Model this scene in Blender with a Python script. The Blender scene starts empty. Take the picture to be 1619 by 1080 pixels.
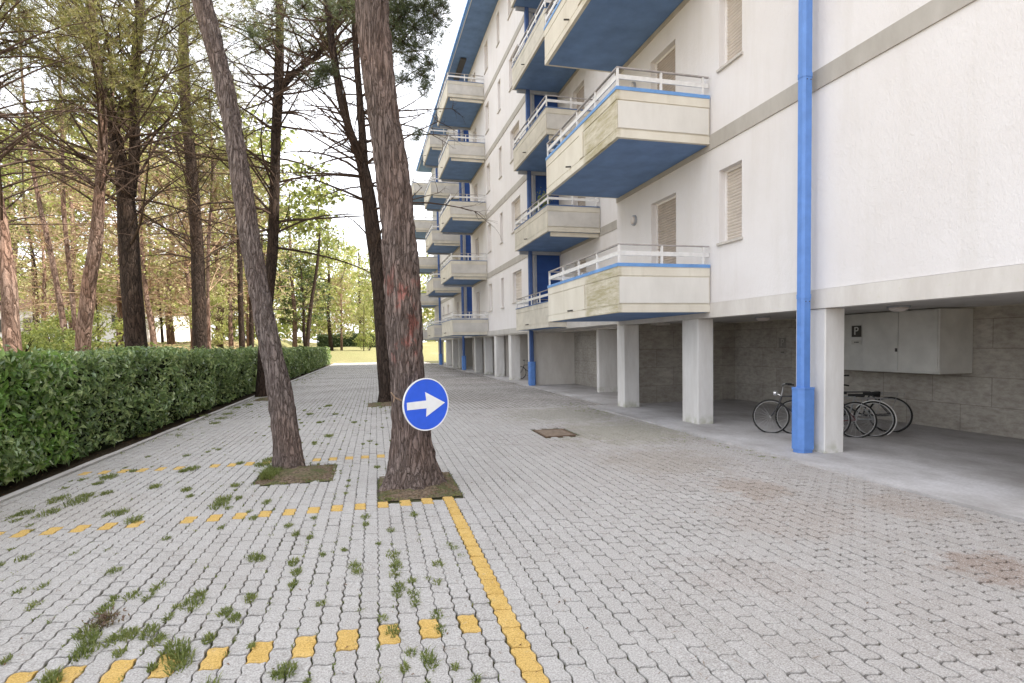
import bpy, math, random
import numpy as np
from mathutils import Vector, Matrix, noise
random.seed(7)
RNG = np.random.default_rng(7)
SC = bpy.context.scene
COL = SC.collection
PI = math.pi
CLOUD = (7.75, 7.78, 7.98); EXPO = 1.2
TRUNKS={'A':[[(0.52,6.62,-0.01,0.331),(0.52,6.63,0.27,0.259),(0.52,6.65,0.63,0.219),(0.49,6.69,1.36,0.205),(0.47,6.73,2.09,0.201),(0.45,6.76,2.6,0.197),(0.41,6.81,3.41,0.182),(0.29,6.89,4.5,0.181),(0.22,6.96,5.6,0.181),(0.16,7.03,6.69,0.191),(0.09,7.11,8.01,0.162)]],'B':[[(-0.97,7.98,-0.12,0.234),(-0.98,7.99,0.06,0.198),(-1.0,8.01,0.36,0.171),(-1.07,8.06,1.02,0.147),(-1.14,8.1,1.36,0.139),(-1.25,8.16,2.03,0.134),(-1.36,8.22,2.77,0.129),(-1.47,8.29,3.7,0.128),(-1.64,8.4,4.96,0.116),(-1.92,8.53,6.21,0.121),(-2.17,8.64,7.3,0.119),(-2.31,8.75,8.72,0.1)]],'C':[[(0.61,16.52,-0.08,0.298),(0.63,16.54,0.31,0.219),(0.57,16.63,2.1,0.21),(0.52,16.71,3.36,0.218),(0.39,16.81,4.79,0.209),(0.19,16.94,6.55,0.174),(-0.17,17.09,7.72,0.112),(-0.42,17.21,8.75,0.103),(-0.52,17.27,9.64,0.103),(-0.63,17.35,10.66,0.094),(-0.76,17.45,12.15,0.085),(-0.9,17.6,14.48,0.068)],[(0.25,16.91,6.23,0.139),(0.2,16.95,6.73,0.121),(0.16,17.01,7.84,0.113),(0.11,17.08,9.04,0.095),(0.05,17.15,10.22,0.086),(0.05,17.21,11.42,0.078),(0.03,17.3,13.21,0.06)]],'D':[[(-3.35,20.76,-0.16,0.235),(-3.31,20.78,0.56,0.176),(-3.11,20.83,2.69,0.177),(-2.81,20.87,5.25,0.177),(-2.64,20.97,8.38,0.158),(-2.49,21.04,10.51,0.158),(-2.4,21.1,12.43,0.129),(-2.37,21.18,14.2,0.109),(-2.36,21.3,16.76,0.079)],[(-2.5,21.02,10.15,0.119),(-2.03,20.93,10.82,0.12),(-1.23,20.75,11.4,0.101),(-0.8,20.67,12.08,0.091),(-0.36,20.59,12.78,0.082),(0.09,20.53,14.15,0.062)]],'E':[[(-6.34,25.42,1.04,0.301),(-6.32,25.45,1.81,0.268),(-6.3,25.56,4.22,0.257),(-6.33,25.68,6.51,0.234),(-6.49,25.87,9.74,0.199),(-6.61,25.98,11.42,0.199),(-6.61,26.1,13.96,0.188),(-6.49,26.15,15.66,0.177),(-6.28,26.24,18.71,0.144)]],'F':[[(-6.03,18.09,0.8,0.341),(-6.1,18.14,1.51,0.281),(-6.2,18.25,3.45,0.251),(-6.25,18.34,5.05,0.25),(-6.32,18.42,6.29,0.198),(-6.6,18.58,8.11,0.131),(-6.9,18.72,9.36,0.108),(-7.05,18.8,10.24,0.1),(-7.14,18.88,11.43,0.092),(-7.25,19.0,13.55,0.071)],[(-6.19,18.37,5.93,0.176),(-6.11,18.37,6.46,0.147),(-6.0,18.38,7.29,0.133),(-5.97,18.46,9.06,0.133),(-5.85,18.48,10.22,0.118),(-5.73,18.51,11.4,0.104),(-5.57,18.57,13.52,0.082)]],'G':[[(-7.0,16.91,1.14,0.206),(-6.9,16.91,1.7,0.174),(-6.7,16.93,3.31,0.162),(-6.52,16.93,4.28,0.157),(-6.37,16.96,5.73,0.118),(-6.26,16.98,6.85,0.112),(-6.27,17.05,8.14,0.092),(-6.38,17.14,9.6,0.072),(-6.48,17.26,11.54,0.052)]],'H':[[(-6.72,13.63,1.19,0.173),(-6.8,13.68,1.77,0.149),(-6.86,13.76,3.1,0.134),(-6.93,13.82,3.99,0.114),(-7.05,13.9,5.14,0.094),(-7.15,14.01,6.79,0.08),(-7.16,14.1,8.7,0.065)]],'K':[[(-10.46,24.44,1.29,0.128),(-10.53,24.49,1.99,0.11),(-10.69,24.6,3.38,0.1),(-10.97,24.76,5.25,0.09),(-11.33,24.94,7.11,0.081),(-11.64,25.13,9.43,0.062),(-11.8,25.28,11.76,0.044)]],'L':[[(-10.62,25.52,1.51,0.097),(-10.69,25.61,2.97,0.087),(-10.86,25.77,5.41,0.086),(-10.97,25.89,7.35,0.077),(-10.94,26.02,10.27,0.057)]],'J':[[(-16.55,35.38,2.18,0.153),(-16.51,35.43,3.51,0.14),(-16.52,35.52,5.5,0.115),(-16.63,35.63,7.16,0.076),(-16.91,35.78,8.82,0.051)]],'M':[[(-12.33,34.24,1.44,0.178),(-12.22,34.34,4.09,0.164),(-12.12,34.44,6.74,0.151),(-12.12,34.59,10.06,0.123),(-12.26,34.82,14.04,0.082)]],'N':[[(-9.8,31.51,1.42,0.145),(-9.94,31.61,2.66,0.131),(-10.14,31.73,4.21,0.117),(-10.29,31.87,6.38,0.091),(-10.35,32.04,9.48,0.065)]],'O':[[(-6.48,34.78,1.31,0.176),(-6.52,34.89,3.44,0.144),(-6.49,35.05,6.97,0.144),(-6.48,35.18,9.8,0.128),(-6.55,35.36,13.34,0.096)]],'P':[[(-6.22,26.44,1.41,0.082),(-6.21,26.54,3.53,0.07),(-6.11,26.64,6.18,0.07),(-5.88,26.7,8.83,0.059)]],'Q':[[(-6.41,36.83,1.29,0.137),(-6.32,36.95,4.29,0.12),(-6.27,37.08,7.3,0.103),(-6.31,37.26,11.06,0.085)]],'R':[[(-7.98,39.31,1.29,0.143),(-7.97,39.45,4.47,0.125),(-7.76,39.55,7.65,0.107),(-7.56,39.65,10.83,0.09)]],'S':[[(-5.4,59.31,1.0,0.233),(-5.11,59.32,2.85,0.204),(-4.72,59.37,5.93,0.175),(-4.16,59.37,9.02,0.147),(-3.77,59.41,12.11,0.117)]],'U':[[(-9.72,43.9,1.27,0.138),(-9.58,44.03,4.81,0.118),(-9.65,44.21,8.34,0.118),(-9.68,44.39,11.88,0.098)]]}
TUFTS=[(-3.3,6.68,0.181),(-3.06,6.6,0.241),(-3.22,7.19,0.261),(-2.99,6.99,0.286),(-3.01,7.26,0.209),(-3.16,8.26,0.254),(-2.36,6.38,0.196),(-2.13,6.07,0.199),(-2.26,8.46,0.232),(-2.34,8.36,0.154),(-3.14,7.91,0.132),(-2.84,7.34,0.157),(-2.4,7.5,0.174),(-1.99,7.21,0.149),(-1.87,6.88,0.095),(-4.02,12.12,0.283),(-4.64,13.8,0.225),(-4.26,14.41,0.233),(-4.86,17.09,0.236),(-3.83,14.35,0.296),(-3.7,15.15,0.345),(-3.12,13.51,0.307),(-3.2,14.45,0.426),(-3.26,15.37,0.382),(-3.35,16.93,0.267),(-3.17,17.73,0.239),(-1.38,8.45,0.284),(-1.34,8.75,0.235),(-1.7,8.65,0.137),(-1.47,6.37,0.26),(-1.47,6.61,0.225),(-1.33,6.62,0.105),(-1.49,7.25,0.131),(-1.65,5.37,0.075),(-1.79,4.68,0.122),(-1.59,4.0,0.124),(-1.57,3.71,0.134),(-1.51,3.62,0.113),(-1.38,3.58,0.127),(-1.31,3.6,0.11),(-1.22,3.61,0.126),(-1.14,3.49,0.097),(-1.01,3.34,0.193),(-0.95,3.22,0.186),(-1.48,3.47,0.167),(-1.52,3.21,0.141),(-1.08,4.08,0.084),(-1.08,3.94,0.181),(-0.85,3.74,0.093),(-0.78,3.65,0.083),(-0.74,3.91,0.106),(-0.85,4.67,0.137),(-0.8,4.63,0.104),(-0.54,4.48,0.11),(-0.5,4.28,0.095),(-0.5,4.06,0.081),(-0.69,5.43,0.097),(-0.6,5.17,0.081),(-0.45,2.96,0.086),(-0.4,2.97,0.099),(-0.47,5.04,0.056),(-0.49,5.6,0.062),(-0.02,5.26,0.07),(-0.1,4.28,0.114),(-0.08,4.15,0.092),(0.2,4.19,0.121),(0.19,3.79,0.118),(0.17,3.7,0.082),(0.28,3.87,0.06),(0.49,4.12,0.092),(0.27,3.53,0.07),(0.44,3.8,0.068),(0.12,3.21,0.092),(0.16,2.82,0.05),(0.29,2.83,0.094),(0.28,2.89,0.084),(0.4,2.76,0.043),(0.43,5.41,0.084),(0.66,4.41,0.069),(0.68,4.23,0.057),(-0.3,3.7,0.057),(-0.63,10.76,0.215),(-1.28,11.82,0.158),(-0.94,12.85,0.171),(-1.27,14.54,0.226),(-0.93,16.38,0.254),(-0.21,12.56,0.167),(-1.32,11.02,0.172),(-0.83,10.13,0.112),(-0.67,14.29,0.19),(0.2,2.95,0.059),(0.07,3.38,0.06),(-1.6,4.17,0.069),(-1.04,5.78,0.104),(0.08,4.71,0.042),(-3.0,8.59,0.121),(-1.27,5.56,0.076),(-0.87,3.43,0.078),(-0.34,4.58,0.051),(-0.18,4.64,0.051)]
FARTREES=[(-6.7, 61.73, 16.5, 'umb', 1.0, 'sunlit yellow green pine rising highest left of the open sky'), (-7.04, 49.41, 17.41, 'umb', 1.15, 'tall sunlit pine crown showing between the leaning trunk and the dark trunk'), (-3.44, 70.19, 16.22, 'round', 1.0, 'round topped yellow green tree beyond the far end of the hedge'), (-0.43, 82.84, 16.07, 'round', 0.9, 'pale green tree just left of the twin stemmed pine, far behind'), (2.13, 82.17, 12.93, 'round', 0.9, 'small pale tree seen between the twin stem and the big trunk'), (-5.4, 61.39, 11.54, 'dark', 0.95, 'dark leaved tree with thin trunks past the end of the hedge'), (-2.4, 70.95, 10.56, 'twig', 0.9, 'bare twiggy pinkish tree right of the dark leaved tree'), (0.14, 69.25, 7.42, 'round', 0.5, 'small bright green sapling tree on the far lawn'), (-7.62, 43.36, 12.72, 'twig', 1.0, 'tan twiggy tree behind the leaning foreground trunk'), (-8.78, 39.53, 15.02, 'twig', 1.15, 'tall tan twiggy tree right of the straight dark trunk'), (-10.63, 36.91, 13.04, 'twig', 1.1, 'tan twiggy tree between the forked pine and the straight dark trunk'), (-12.81, 42.65, 8.49, 'round', 0.75, 'low bright yellow green tree between the forked and straight dark trunks'), (-14.63, 57.6, 26.48, 'umb', 1.2, 'high pine crown far behind the straight dark trunk'), (-20.48, 62.23, 26.18, 'umb', 1.2, 'high pine crown far behind the forked pine'), (-16.48, 39.47, 13.11, 'twig', 1.1, 'tan twiggy tree behind the pale pinkish trunk'), (-21.48, 49.05, 17.0, 'umb', 1.1, 'green umbrella pine behind the two thin leaning trunks'), (-20.91, 42.7, 13.25, 'umb', 1.05, 'green umbrella pine low at the left edge'), (-30.01, 59.55, 22.49, 'umb', 1.2, 'tallest green pine crown at the far left edge'), (-20.95, 55.12, 13.57, 'round', 1.0, 'olive tree right of the pale pinkish trunk, near the white house'), (-16.46, 35.33, 6.16, 'twig', 0.8, 'low twiggy tree in front of the white house'), (-14.32, 65.79, 16.35, 'round', 1.0, 'sunlit round tree far behind the hedge middle'), (-10.48, 68.92, 13.71, 'umb', 0.9, 'distant sunlit pine just left of the dark trunk base'), (6.8, 96.46, 9.74, 'round', 1.0, 'distant pale tree hidden mostly by the big foreground trunk'), (9.79, 84.31, 1.77, 'shrub', 1.5, 'bright green bush beyond the far end of the building'), (0.72, 70.13, 3.74, 'shrub', 0.8, 'low bright shrub on the far lawn mound'), (-9.66, 21.66, 2.66, 'shrub', 1.0, 'bright sunlit shrub behind the hedge left of the pale trunk'), (-9.78, 20.14, 2.41, 'shrub', 0.8, 'sunlit shrub behind the hedge at the left edge'), (-7.64, 20.09, 2.44, 'shrub', 0.9, 'yellow green shrub behind the hedge between pale trunk and forked pine'), (-11.63, 27.86, 3.63, 'shrub', 1.1, 'taller green shrub in front of the white house'), (-11.81, 34.11, 13.36, 'twig', 1.1, 'tan twiggy tree straight behind the forked pine'), (-8.6, 33.27, 9.99, 'twig', 0.9, 'lower tan twiggy tree behind the straight dark trunk'), (-15.44, 49.54, 12.5, 'twig', 1.1, 'pinkish tan twiggy tree seen right of the forked trunk'), (-13.85, 30.51, 8.13, 'twig', 0.9, 'short tan twiggy tree behind the thin leaning trunks'), (-10.43, 52.36, 10.73, 'round', 0.9, 'yellow green round tree behind the thin dark trunk'), (-12.52, 32.23, 6.42, 'round', 0.55, 'small olive tree between the pinkish pine and the pale far trunk'), (-7.28, 30.86, 5.4, 'round', 0.6, 'small sunlit tree right of the straight dark trunk, low'), (-8.81, 48.84, 4.42, 'shrub', 1.2, 'olive shrub behind the hedge near the leaning trunk')]
HOUSE=[[-35.12, 63.11, 5.02], [-17.88, 52.38, 4.39], [-29.28, 57.53, 6.72]]
SPRAYS=[[1.28, 15.07, 10.13, 0.45], [1.72, 14.96, 10.2, 0.48], [2.05, 14.86, 9.96, 0.38], [1.5, 14.99, 9.64, 0.38], [1.89, 14.88, 9.56, 0.29], [1.18, 15.05, 9.25, 0.35], [1.4, 14.98, 8.85, 0.32], [1.67, 14.89, 8.47, 0.29], [1.86, 14.85, 8.76, 0.22], [1.72, 14.86, 8.12, 0.19], [1.04, 15.11, 9.73, 0.42], [2.22, 14.83, 10.22, 0.22], [1.23, 15.0, 8.37, 0.22], [1.53, 14.85, 6.92, 0.13], [1.49, 14.97, 9.24, 0.29], [1.1, 15.12, 10.21, 0.48], [0.87, 15.14, 9.42, 0.32], [-0.78, 15.53, 8.52, 0.29], [-0.94, 15.56, 8.33, 0.22], [-0.62, 15.49, 8.64, 0.19], [-2.46, 16.02, 9.55, 0.26], [-0.19, 15.46, 10.24, 0.38], [-1.2, 15.72, 10.25, 0.35]]
# ------------------------------------------------------------------ helpers
def np_mesh(name, co, faces, mats=(), midx=None, smooth=False):
    """co (n,3); faces: (m,k) array or list of lists"""
    me = bpy.data.meshes.new(name)
    co = np.asarray(co, dtype=np.float32)
    me.vertices.add(len(co)); me.vertices.foreach_set('co', co.ravel())
    if isinstance(faces, np.ndarray):
        tot = np.full(len(faces), faces.shape[1], dtype=np.int32); idx = faces.ravel().astype(np.int32)
    else:
        tot = np.array([len(f) for f in faces], dtype=np.int32)
        idx = np.fromiter((i for f in faces for i in f), dtype=np.int32)
    st = np.zeros(len(tot), dtype=np.int32)
    if len(tot): st[1:] = np.cumsum(tot)[:-1]
    me.loops.add(len(idx)); me.loops.foreach_set('vertex_index', idx)
    me.polygons.add(len(tot)); me.polygons.foreach_set('loop_start', st); me.polygons.foreach_set('loop_total', tot)
    for m in mats: me.materials.append(m)
    if midx is not None: me.polygons.foreach_set('material_index', np.asarray(midx, dtype=np.int32))
    me.polygons.foreach_set('use_smooth', np.full(len(tot), bool(smooth)))
    me.update(calc_edges=True)
    return me

class MB:
    """collects boxes, prisms, tubes into one mesh"""
    def __init__(s): s.v = []; s.f = []; s.m = []
    def add(s, vs, fs, mi=0):
        o = len(s.v); s.v += [tuple(a) for a in vs]; s.f += [tuple(i + o for i in f) for f in fs]; s.m += [mi] * len(fs)
    def box(s, x0, x1, y0, y1, z0, z1, mi=0, bev=0.0):
        if bev > 0:
            b = min(bev, (x1-x0)/3, (y1-y0)/3, (z1-z0)/3)
            vs = []
            ids = {}
            for ix, x in enumerate((x0, x1)):
                for iy, y in enumerate((y0, y1)):
                    for iz, z in enumerate((z0, z1)):
                        sx, sy, sz = (1, -1)[ix]*b, (1, -1)[iy]*b, (1, -1)[iz]*b
                        ids[ix, iy, iz, 0] = len(vs); vs.append((x, y+sy, z+sz))
                        ids[ix, iy, iz, 1] = len(vs); vs.append((x+sx, y, z+sz))
                        ids[ix, iy, iz, 2] = len(vs); vs.append((x+sx, y+sy, z))
            fs = []
            def q(*k):
                f = [ids[a] for a in k]
                fs.append(f)
            for i in (0, 1):
                q((i,0,0,0),(i,1,0,0),(i,1,1,0),(i,0,1,0)); q((0,i,0,1),(1,i,0,1),(1,i,1,1),(0,i,1,1)); q((0,0,i,2),(1,0,i,2),(1,1,i,2),(0,1,i,2))
                for j in (0, 1):
                    q((i,j,0,0),(i,j,1,0),(i,j,1,1),(i,j,0,1)); q((i,0,j,0),(i,1,j,0),(i,1,j,2),(i,0,j,2)); q((0,i,j,1),(1,i,j,1),(1,i,j,2),(0,i,j,2))
                    for k in (0, 1): q((i,j,k,0),(i,j,k,1),(i,j,k,2))
            cx, cy, cz = (x0+x1)/2, (y0+y1)/2, (z0+z1)/2
            out = []
            for f in fs:
                p = [Vector(vs[i]) for i in f]; n = (p[1]-p[0]).cross(p[2]-p[0]); c = sum(p, Vector())/len(p) - Vector((cx, cy, cz))
                out.append(f if n.dot(c) > 0 else f[::-1])
            s.add(vs, out, mi); return s
        vs = [(x0,y0,z0),(x1,y0,z0),(x1,y1,z0),(x0,y1,z0),(x0,y0,z1),(x1,y0,z1),(x1,y1,z1),(x0,y1,z1)]
        s.add(vs, [(0,3,2,1),(4,5,6,7),(0,1,5,4),(1,2,6,5),(2,3,7,6),(3,0,4,7)], mi); return s
    def quad(s, a, b, c, d, mi=0): s.add([a, b, c, d], [(0,1,2,3)], mi); return s
    def tube(s, pts, rad, n=8, mi=0, cap=True):
        pts = [Vector(p) for p in pts]; k = len(pts)
        if not hasattr(rad, '__len__'): rad = [rad]*k
        o = len(s.v); prev = None
        for i, p in enumerate(pts):
            t = (pts[min(i+1, k-1)] - pts[max(i-1, 0)]); t = t.normalized() if t.length > 1e-9 else Vector((0,0,1))
            if prev is None:
                a = Vector((0,0,1)) if abs(t.z) < .9 else Vector((1,0,0))
                u = t.cross(a).normalized()
            else:
                u = (prev - t*prev.dot(t)); u = u.normalized() if u.length > 1e-6 else t.orthogonal().normalized()
            w = t.cross(u); prev = u
            for j in range(n):
                an = 2*PI*j/n; q = p + (u*math.cos(an) + w*math.sin(an))*rad[i]; s.v.append((q.x, q.y, q.z))
        for i in range(k-1):
            for j in range(n):
                s.f.append((o+i*n+j, o+i*n+(j+1) % n, o+(i+1)*n+(j+1) % n, o+(i+1)*n+j)); s.m.append(mi)
        if cap:
            s.f.append(tuple(o+j for j in range(n))[::-1]); s.f.append(tuple(o+(k-1)*n+j for j in range(n))); s.m += [mi, mi]
        return s
    def prism(s, poly, y0, y1, mi=0, axis='y'):
        n = len(poly); f = {'y': lambda a, b, t: (a, t, b), 'z': lambda a, b, t: (a, b, t), 'x': lambda a, b, t: (t, a, b)}[axis]
        vs = [f(a, b, y0) for a, b in poly] + [f(a, b, y1) for a, b in poly]
        fs = [tuple(range(n)), tuple(range(2*n-1, n-1, -1))] + [(i, i+n, (i+1) % n+n, (i+1) % n) for i in range(n)]
        s.add(vs, fs, mi); return s
    def torus(s, c, R, r, ax=(0,0,1), N=40, n=8, mi=0, a0=0, a1=2*PI):
        ax = Vector(ax).normalized(); u = ax.orthogonal().normalized() if abs(ax.z) > .999 or True else None
        if abs(ax.z) < .99: u = Vector((0,0,1)) - ax*ax.z; u.normalize()
        w = ax.cross(u); full = abs(a1-a0-2*PI) < 1e-6; c = Vector(c)
        o = len(s.v); K = N if full else N+1
        for i in range(K):
            a = a0+(a1-a0)*i/N; d = u*math.cos(a)+w*math.sin(a)
            for j in range(n):
                b = 2*PI*j/n; q = c+d*(R+r*math.cos(b))+ax*r*math.sin(b); s.v.append(tuple(q))
        for i in range(N):
            i2 = (i+1) % K
            for j in range(n):
                s.f.append((o+i*n+j, o+i2*n+j, o+i2*n+(j+1) % n, o+i*n+(j+1) % n)); s.m.append(mi)
        return s
    def mesh(s, name, mats, smooth=False):
        if not isinstance(mats, (list, tuple)): mats = [mats]
        return np_mesh(name, np.array(s.v, dtype=np.float32).reshape(-1, 3), s.f, mats, s.m, smooth)
    def build(s, name, mats, parent=None, smooth=False):
        return link(name, s.mesh(name, mats, smooth), parent)

def link(name, me, parent=None):
    o = bpy.data.objects.new(name, me); COL.objects.link(o)
    if parent is not None:
        o.parent = parent
        o.matrix_parent_inverse = world_of(parent).inverted()
    return o
def world_of(o):
    m = Matrix.LocRotScale(o.location, o.rotation_euler, o.scale)
    if o.parent: m = world_of(o.parent) @ o.matrix_parent_inverse @ m
    return m
def tag(o, label=None, cat=None, group=None, kind=None):
    if label: o['label'] = label
    if cat: o['category'] = cat
    if group: o['group'] = group
    if kind: o['kind'] = kind
    return o
def empty(name, loc=(0,0,0), rz=0, **k):
    o = bpy.data.objects.new(name, None); COL.objects.link(o); o.location = loc; o.rotation_euler = (0,0,rz); o.empty_display_size = .2
    return tag(o, **k)
def copy_tree(o, parent=None):
    c = o.copy(); COL.objects.link(c); c.parent = parent
    for ch in [x for x in bpy.data.objects if x.parent == o]: copy_tree(ch, c)
    return c

# ------------------------------------------------------------------ materials
class NT:
    def __init__(s, name, rough=.8, spec=.3):
        s.m = bpy.data.materials.new(name); s.m.use_nodes = True; s.t = s.m.node_tree; s.n = s.t.nodes
        s.b = s.n['Principled BSDF']; s.b.inputs['Roughness'].default_value = rough; s.b.inputs['Specular IOR Level'].default_value = spec
        s.tc = None
    def N(s, typ, **k):
        n = s.n.new(typ)
        for a, b in k.items(): setattr(n, a, b)
        return n
    def L(s, a, b): s.t.links.new(a, b)
    def co(s, scale=(1,1,1), kind='Object'):
        if s.tc is None: s.tc = s.N('ShaderNodeTexCoord')
        mp = s.N('ShaderNodeMapping'); mp.inputs['Scale'].default_value = scale; s.L(s.tc.outputs[kind], mp.inputs[0]); return mp.outputs[0]
    def pos(s, scale=(1,1,1), loc=(0,0,0)):
        g = s.N('ShaderNodeNewGeometry'); mp = s.N('ShaderNodeMapping'); mp.inputs['Scale'].default_value = scale; mp.inputs['Location'].default_value = loc
        s.L(g.outputs['Position'], mp.inputs[0]); return mp.outputs[0]
    def noise(s, vec, scale, detail=4, rough=.55, dist=0):
        n = s.N('ShaderNodeTexNoise'); n.inputs['Scale'].default_value = scale; n.inputs['Detail'].default_value = detail
        n.inputs['Roughness'].default_value = rough; n.inputs['Distortion'].default_value = dist; s.L(vec, n.inputs['Vector']); return n.outputs['Fac']
    def voro(s, vec, scale, feature='F1', out='Distance', rand=1):
        n = s.N('ShaderNodeTexVoronoi'); n.feature = feature; n.inputs['Scale'].default_value = scale; n.inputs['Randomness'].default_value = rand
        s.L(vec, n.inputs['Vector']); return n.outputs[out]
    def ramp(s, fac, stops, interp='LINEAR'):
        r = s.N('ShaderNodeValToRGB'); e = r.color_ramp.elements; r.color_ramp.interpolation = interp
        while len(e) < len(stops): e.new(.5)
        for el, (p, c) in zip(e, stops):
            el.position = p; el.color = (c, c, c, 1) if not hasattr(c, '__len__') else tuple(c)+(1,)
        s.L(fac, r.inputs[0]); return r.outputs[0]
    def mix(s, fac, a, b, mode='MIX'):
        n = s.N('ShaderNodeMix', data_type='RGBA', blend_type=mode)
        for sock, val in ((n.inputs['Factor'], fac), (n.inputs[6], a), (n.inputs[7], b)):
            if isinstance(val, (int, float)): sock.default_value = val if sock.type == 'VALUE' else (val, val, val, 1)
            elif isinstance(val, tuple): sock.default_value = val+(1,)
            else: s.L(val, sock)
        return n.outputs[2]
    def math(s, op, a, b=0, c=None):
        n = s.N('ShaderNodeMath', operation=op)
        for i, v in enumerate((a, b) if c is None else (a, b, c)):
            if isinstance(v, (int, float)): n.inputs[i].default_value = v
            else: s.L(v, n.inputs[i])
        return n.outputs[0]
    def bump(s, h, strength=.3, dist=.01):
        n = s.N('ShaderNodeBump'); n.inputs['Strength'].default_value = strength; n.inputs['Distance'].default_value = dist
        s.L(h, n.inputs['Height']); s.L(n.outputs[0], s.b.inputs['Normal']); return s
    def base(s, c):
        if isinstance(c, tuple): s.b.inputs['Base Color'].default_value = c+(1,)
        else: s.L(c, s.b.inputs['Base Color'])
        return s
def simple(name, col, rough=.6, spec=.3, metal=0, var=.12, nscale=6, bump=0):
    t = NT(name, rough, spec); t.b.inputs['Metallic'].default_value = metal
    n = t.noise(t.pos(), nscale, 5, .6)
    lo = tuple(c*(1-var) for c in col); hi = tuple(min(1, c*(1+var)) for c in col)
    t.base(t.ramp(n, [(.3, lo), (.7, hi)]))
    if bump: t.bump(t.noise(t.pos(), nscale*12, 3), bump, .004)
    return t.m
def leafmat(name, a, b, c, trans=.25, rough=.55, nscale=.7, spec=.3):
    t = NT(name, rough, spec)
    g = t.N('ShaderNodeNewGeometry')
    n = t.noise(t.pos(), nscale, 3)
    f = t.math('ADD', t.math('MULTIPLY', g.outputs['Random Per Island'], .55), t.math('MULTIPLY', n, .6))
    colr = t.ramp(f, [(.2, a), (.55, b), (.95, c)])
    t.base(colr)
    tr = t.N('ShaderNodeBsdfTranslucent'); t.L(t.mix(.35, colr, (.5, .55, .12)), tr.inputs[0])
    mx = t.N('ShaderNodeMixShader'); mx.inputs[0].default_value = trans
    t.L(t.b.outputs[0], mx.inputs[1]); t.L(tr.outputs[0], mx.inputs[2]); t.L(mx.outputs[0], t.n['Material Output'].inputs[0])
    return t.m

M = {}
# white stucco
t = NT('white_stucco', .9, .2)
n1 = t.noise(t.pos(), .5, 5, .6); n2 = t.noise(t.pos((1, 1, .12)), 3, 5, .65)
c = t.ramp(n1, [(.3, (.68, .65, .64)), (.7, (.74, .72, .72))])
c = t.mix(t.ramp(n2, [(.5, 0.0), (.8, .45)]), c, (.59, .56, .52))
t.base(c)
s1 = t.noise(t.pos((1, 1, .45)), 34, 4, .6, .8); s2 = t.noise(t.pos(), 9, 3)
t.bump(t.math('ADD', t.math('MULTIPLY', s1, 1), t.math('MULTIPLY', s2, .6)), .55, .013); M['stucco'] = t.m
# band
t = NT('grey_band', .85, .2); n = t.noise(t.pos((1, 1, .4)), 2.5, 6, .65)
t.base(t.ramp(n, [(.3, (.36, .335, .30)), (.7, (.46, .435, .40))])); t.bump(t.noise(t.pos(), 60, 3), .25, .004); M['band'] = t.m
t = NT('pale_beam_concrete', .85, .2); n = t.noise(t.pos((1, 1, .3)), 2.2, 6, .7); k = t.noise(t.pos(), 14, 5)
t.base(t.mix(t.ramp(k, [(.6, 0.0), (.8, .5)]), t.ramp(n, [(.3, (.54, .505, .47)), (.7, (.68, .655, .62))]), (.50, .50, .36)))
t.bump(t.noise(t.pos(), 50, 4), .3, .004); M['beam'] = t.m
t = NT('pale_pillar_concrete', .85, .2); n = t.noise(t.pos((1, 1, .25)), 3, 6, .7)
sx = t.N('ShaderNodeSeparateXYZ'); t.L(t.pos(), sx.inputs[0])
low = t.math('MULTIPLY', t.ramp(sx.outputs[2], [(.0, 1.0), (.22, 0.0)]), t.ramp(t.noise(t.pos(), 6, 4), [(.42, 0.0), (.62, .8)]))
t.base(t.mix(low, t.ramp(n, [(.3, (.60, .58, .56)), (.7, (.76, .75, .74))]), (.33, .34, .22)))
t.bump(t.noise(t.pos(), 45, 4), .25, .004); M['pillar'] = t.m
# balcony concrete with moss streaks on a part
t = NT('balcony_concrete', .85, .2); n = t.noise(t.pos((1, 1, .5)), 1.6, 6, .65)
c = t.ramp(n, [(.3, (.59, .545, .46)), (.7, (.71, .675, .59))])
sx = t.N('ShaderNodeSeparateXYZ'); t.L(t.pos(), sx.inputs[0])
wy = t.ramp(t.math('MULTIPLY', t.math('SUBTRACT', sx.outputs[1], 8.9), .25), [(.03, 0.0), (.06, 1.0), (.40, 1.0), (.44, 0.0)])
side = t.ramp(t.math('SUBTRACT', 4.75, sx.outputs[0]), [(.38, 0.0), (.42, 1.0)])
msk = t.math('MULTIPLY', t.math('MULTIPLY', wy, side), t.ramp(t.noise(t.pos((1, .8, 5.0)), 2.2, 8, .74, .2), [(.33, 0.0), (.62, .9)]))
c = t.mix(msk, c, (.34, .30, .17))
c = t.mix(t.ramp(t.noise(t.pos((1, 1, .12), (3, 7, 1)), 5, 5, .7), [(.58, 0.0), (.85, .45)]), c, (.36, .34, .24))
t.base(c); t.bump(t.noise(t.pos(), 40, 4), .25, .004); M['balcony'] = t.m
t = NT('balcony_panel', .85, .2); n = t.noise(t.pos((1, 1, .4)), 2.1, 6, .65)
t.base(t.mix(t.ramp(t.noise(t.pos((1, 1, .1)), 6, 5, .7), [(.6, 0.0), (.9, .4)]), t.ramp(n, [(.3, (.62, .60, .56)), (.7, (.71, .69, .65))]), (.42, .40, .33)))
t.bump(t.noise(t.pos(), 40, 4), .2, .004); M['panel'] = t.m
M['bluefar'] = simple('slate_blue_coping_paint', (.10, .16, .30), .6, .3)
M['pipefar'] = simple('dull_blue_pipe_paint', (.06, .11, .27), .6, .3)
M['balcony_far'] = simple('grey_balcony_concrete', (.58, .545, .47), .85, .2, var=.14, nscale=2.2, bump=.15)
M['panel_far'] = simple('grey_balcony_panel', (.53, .51, .48), .85, .2, var=.12, nscale=2.2)
M['blue'] = simple('blue_coping_paint', (.14, .30, .60), .5, .35, var=.12, nscale=5)
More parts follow.
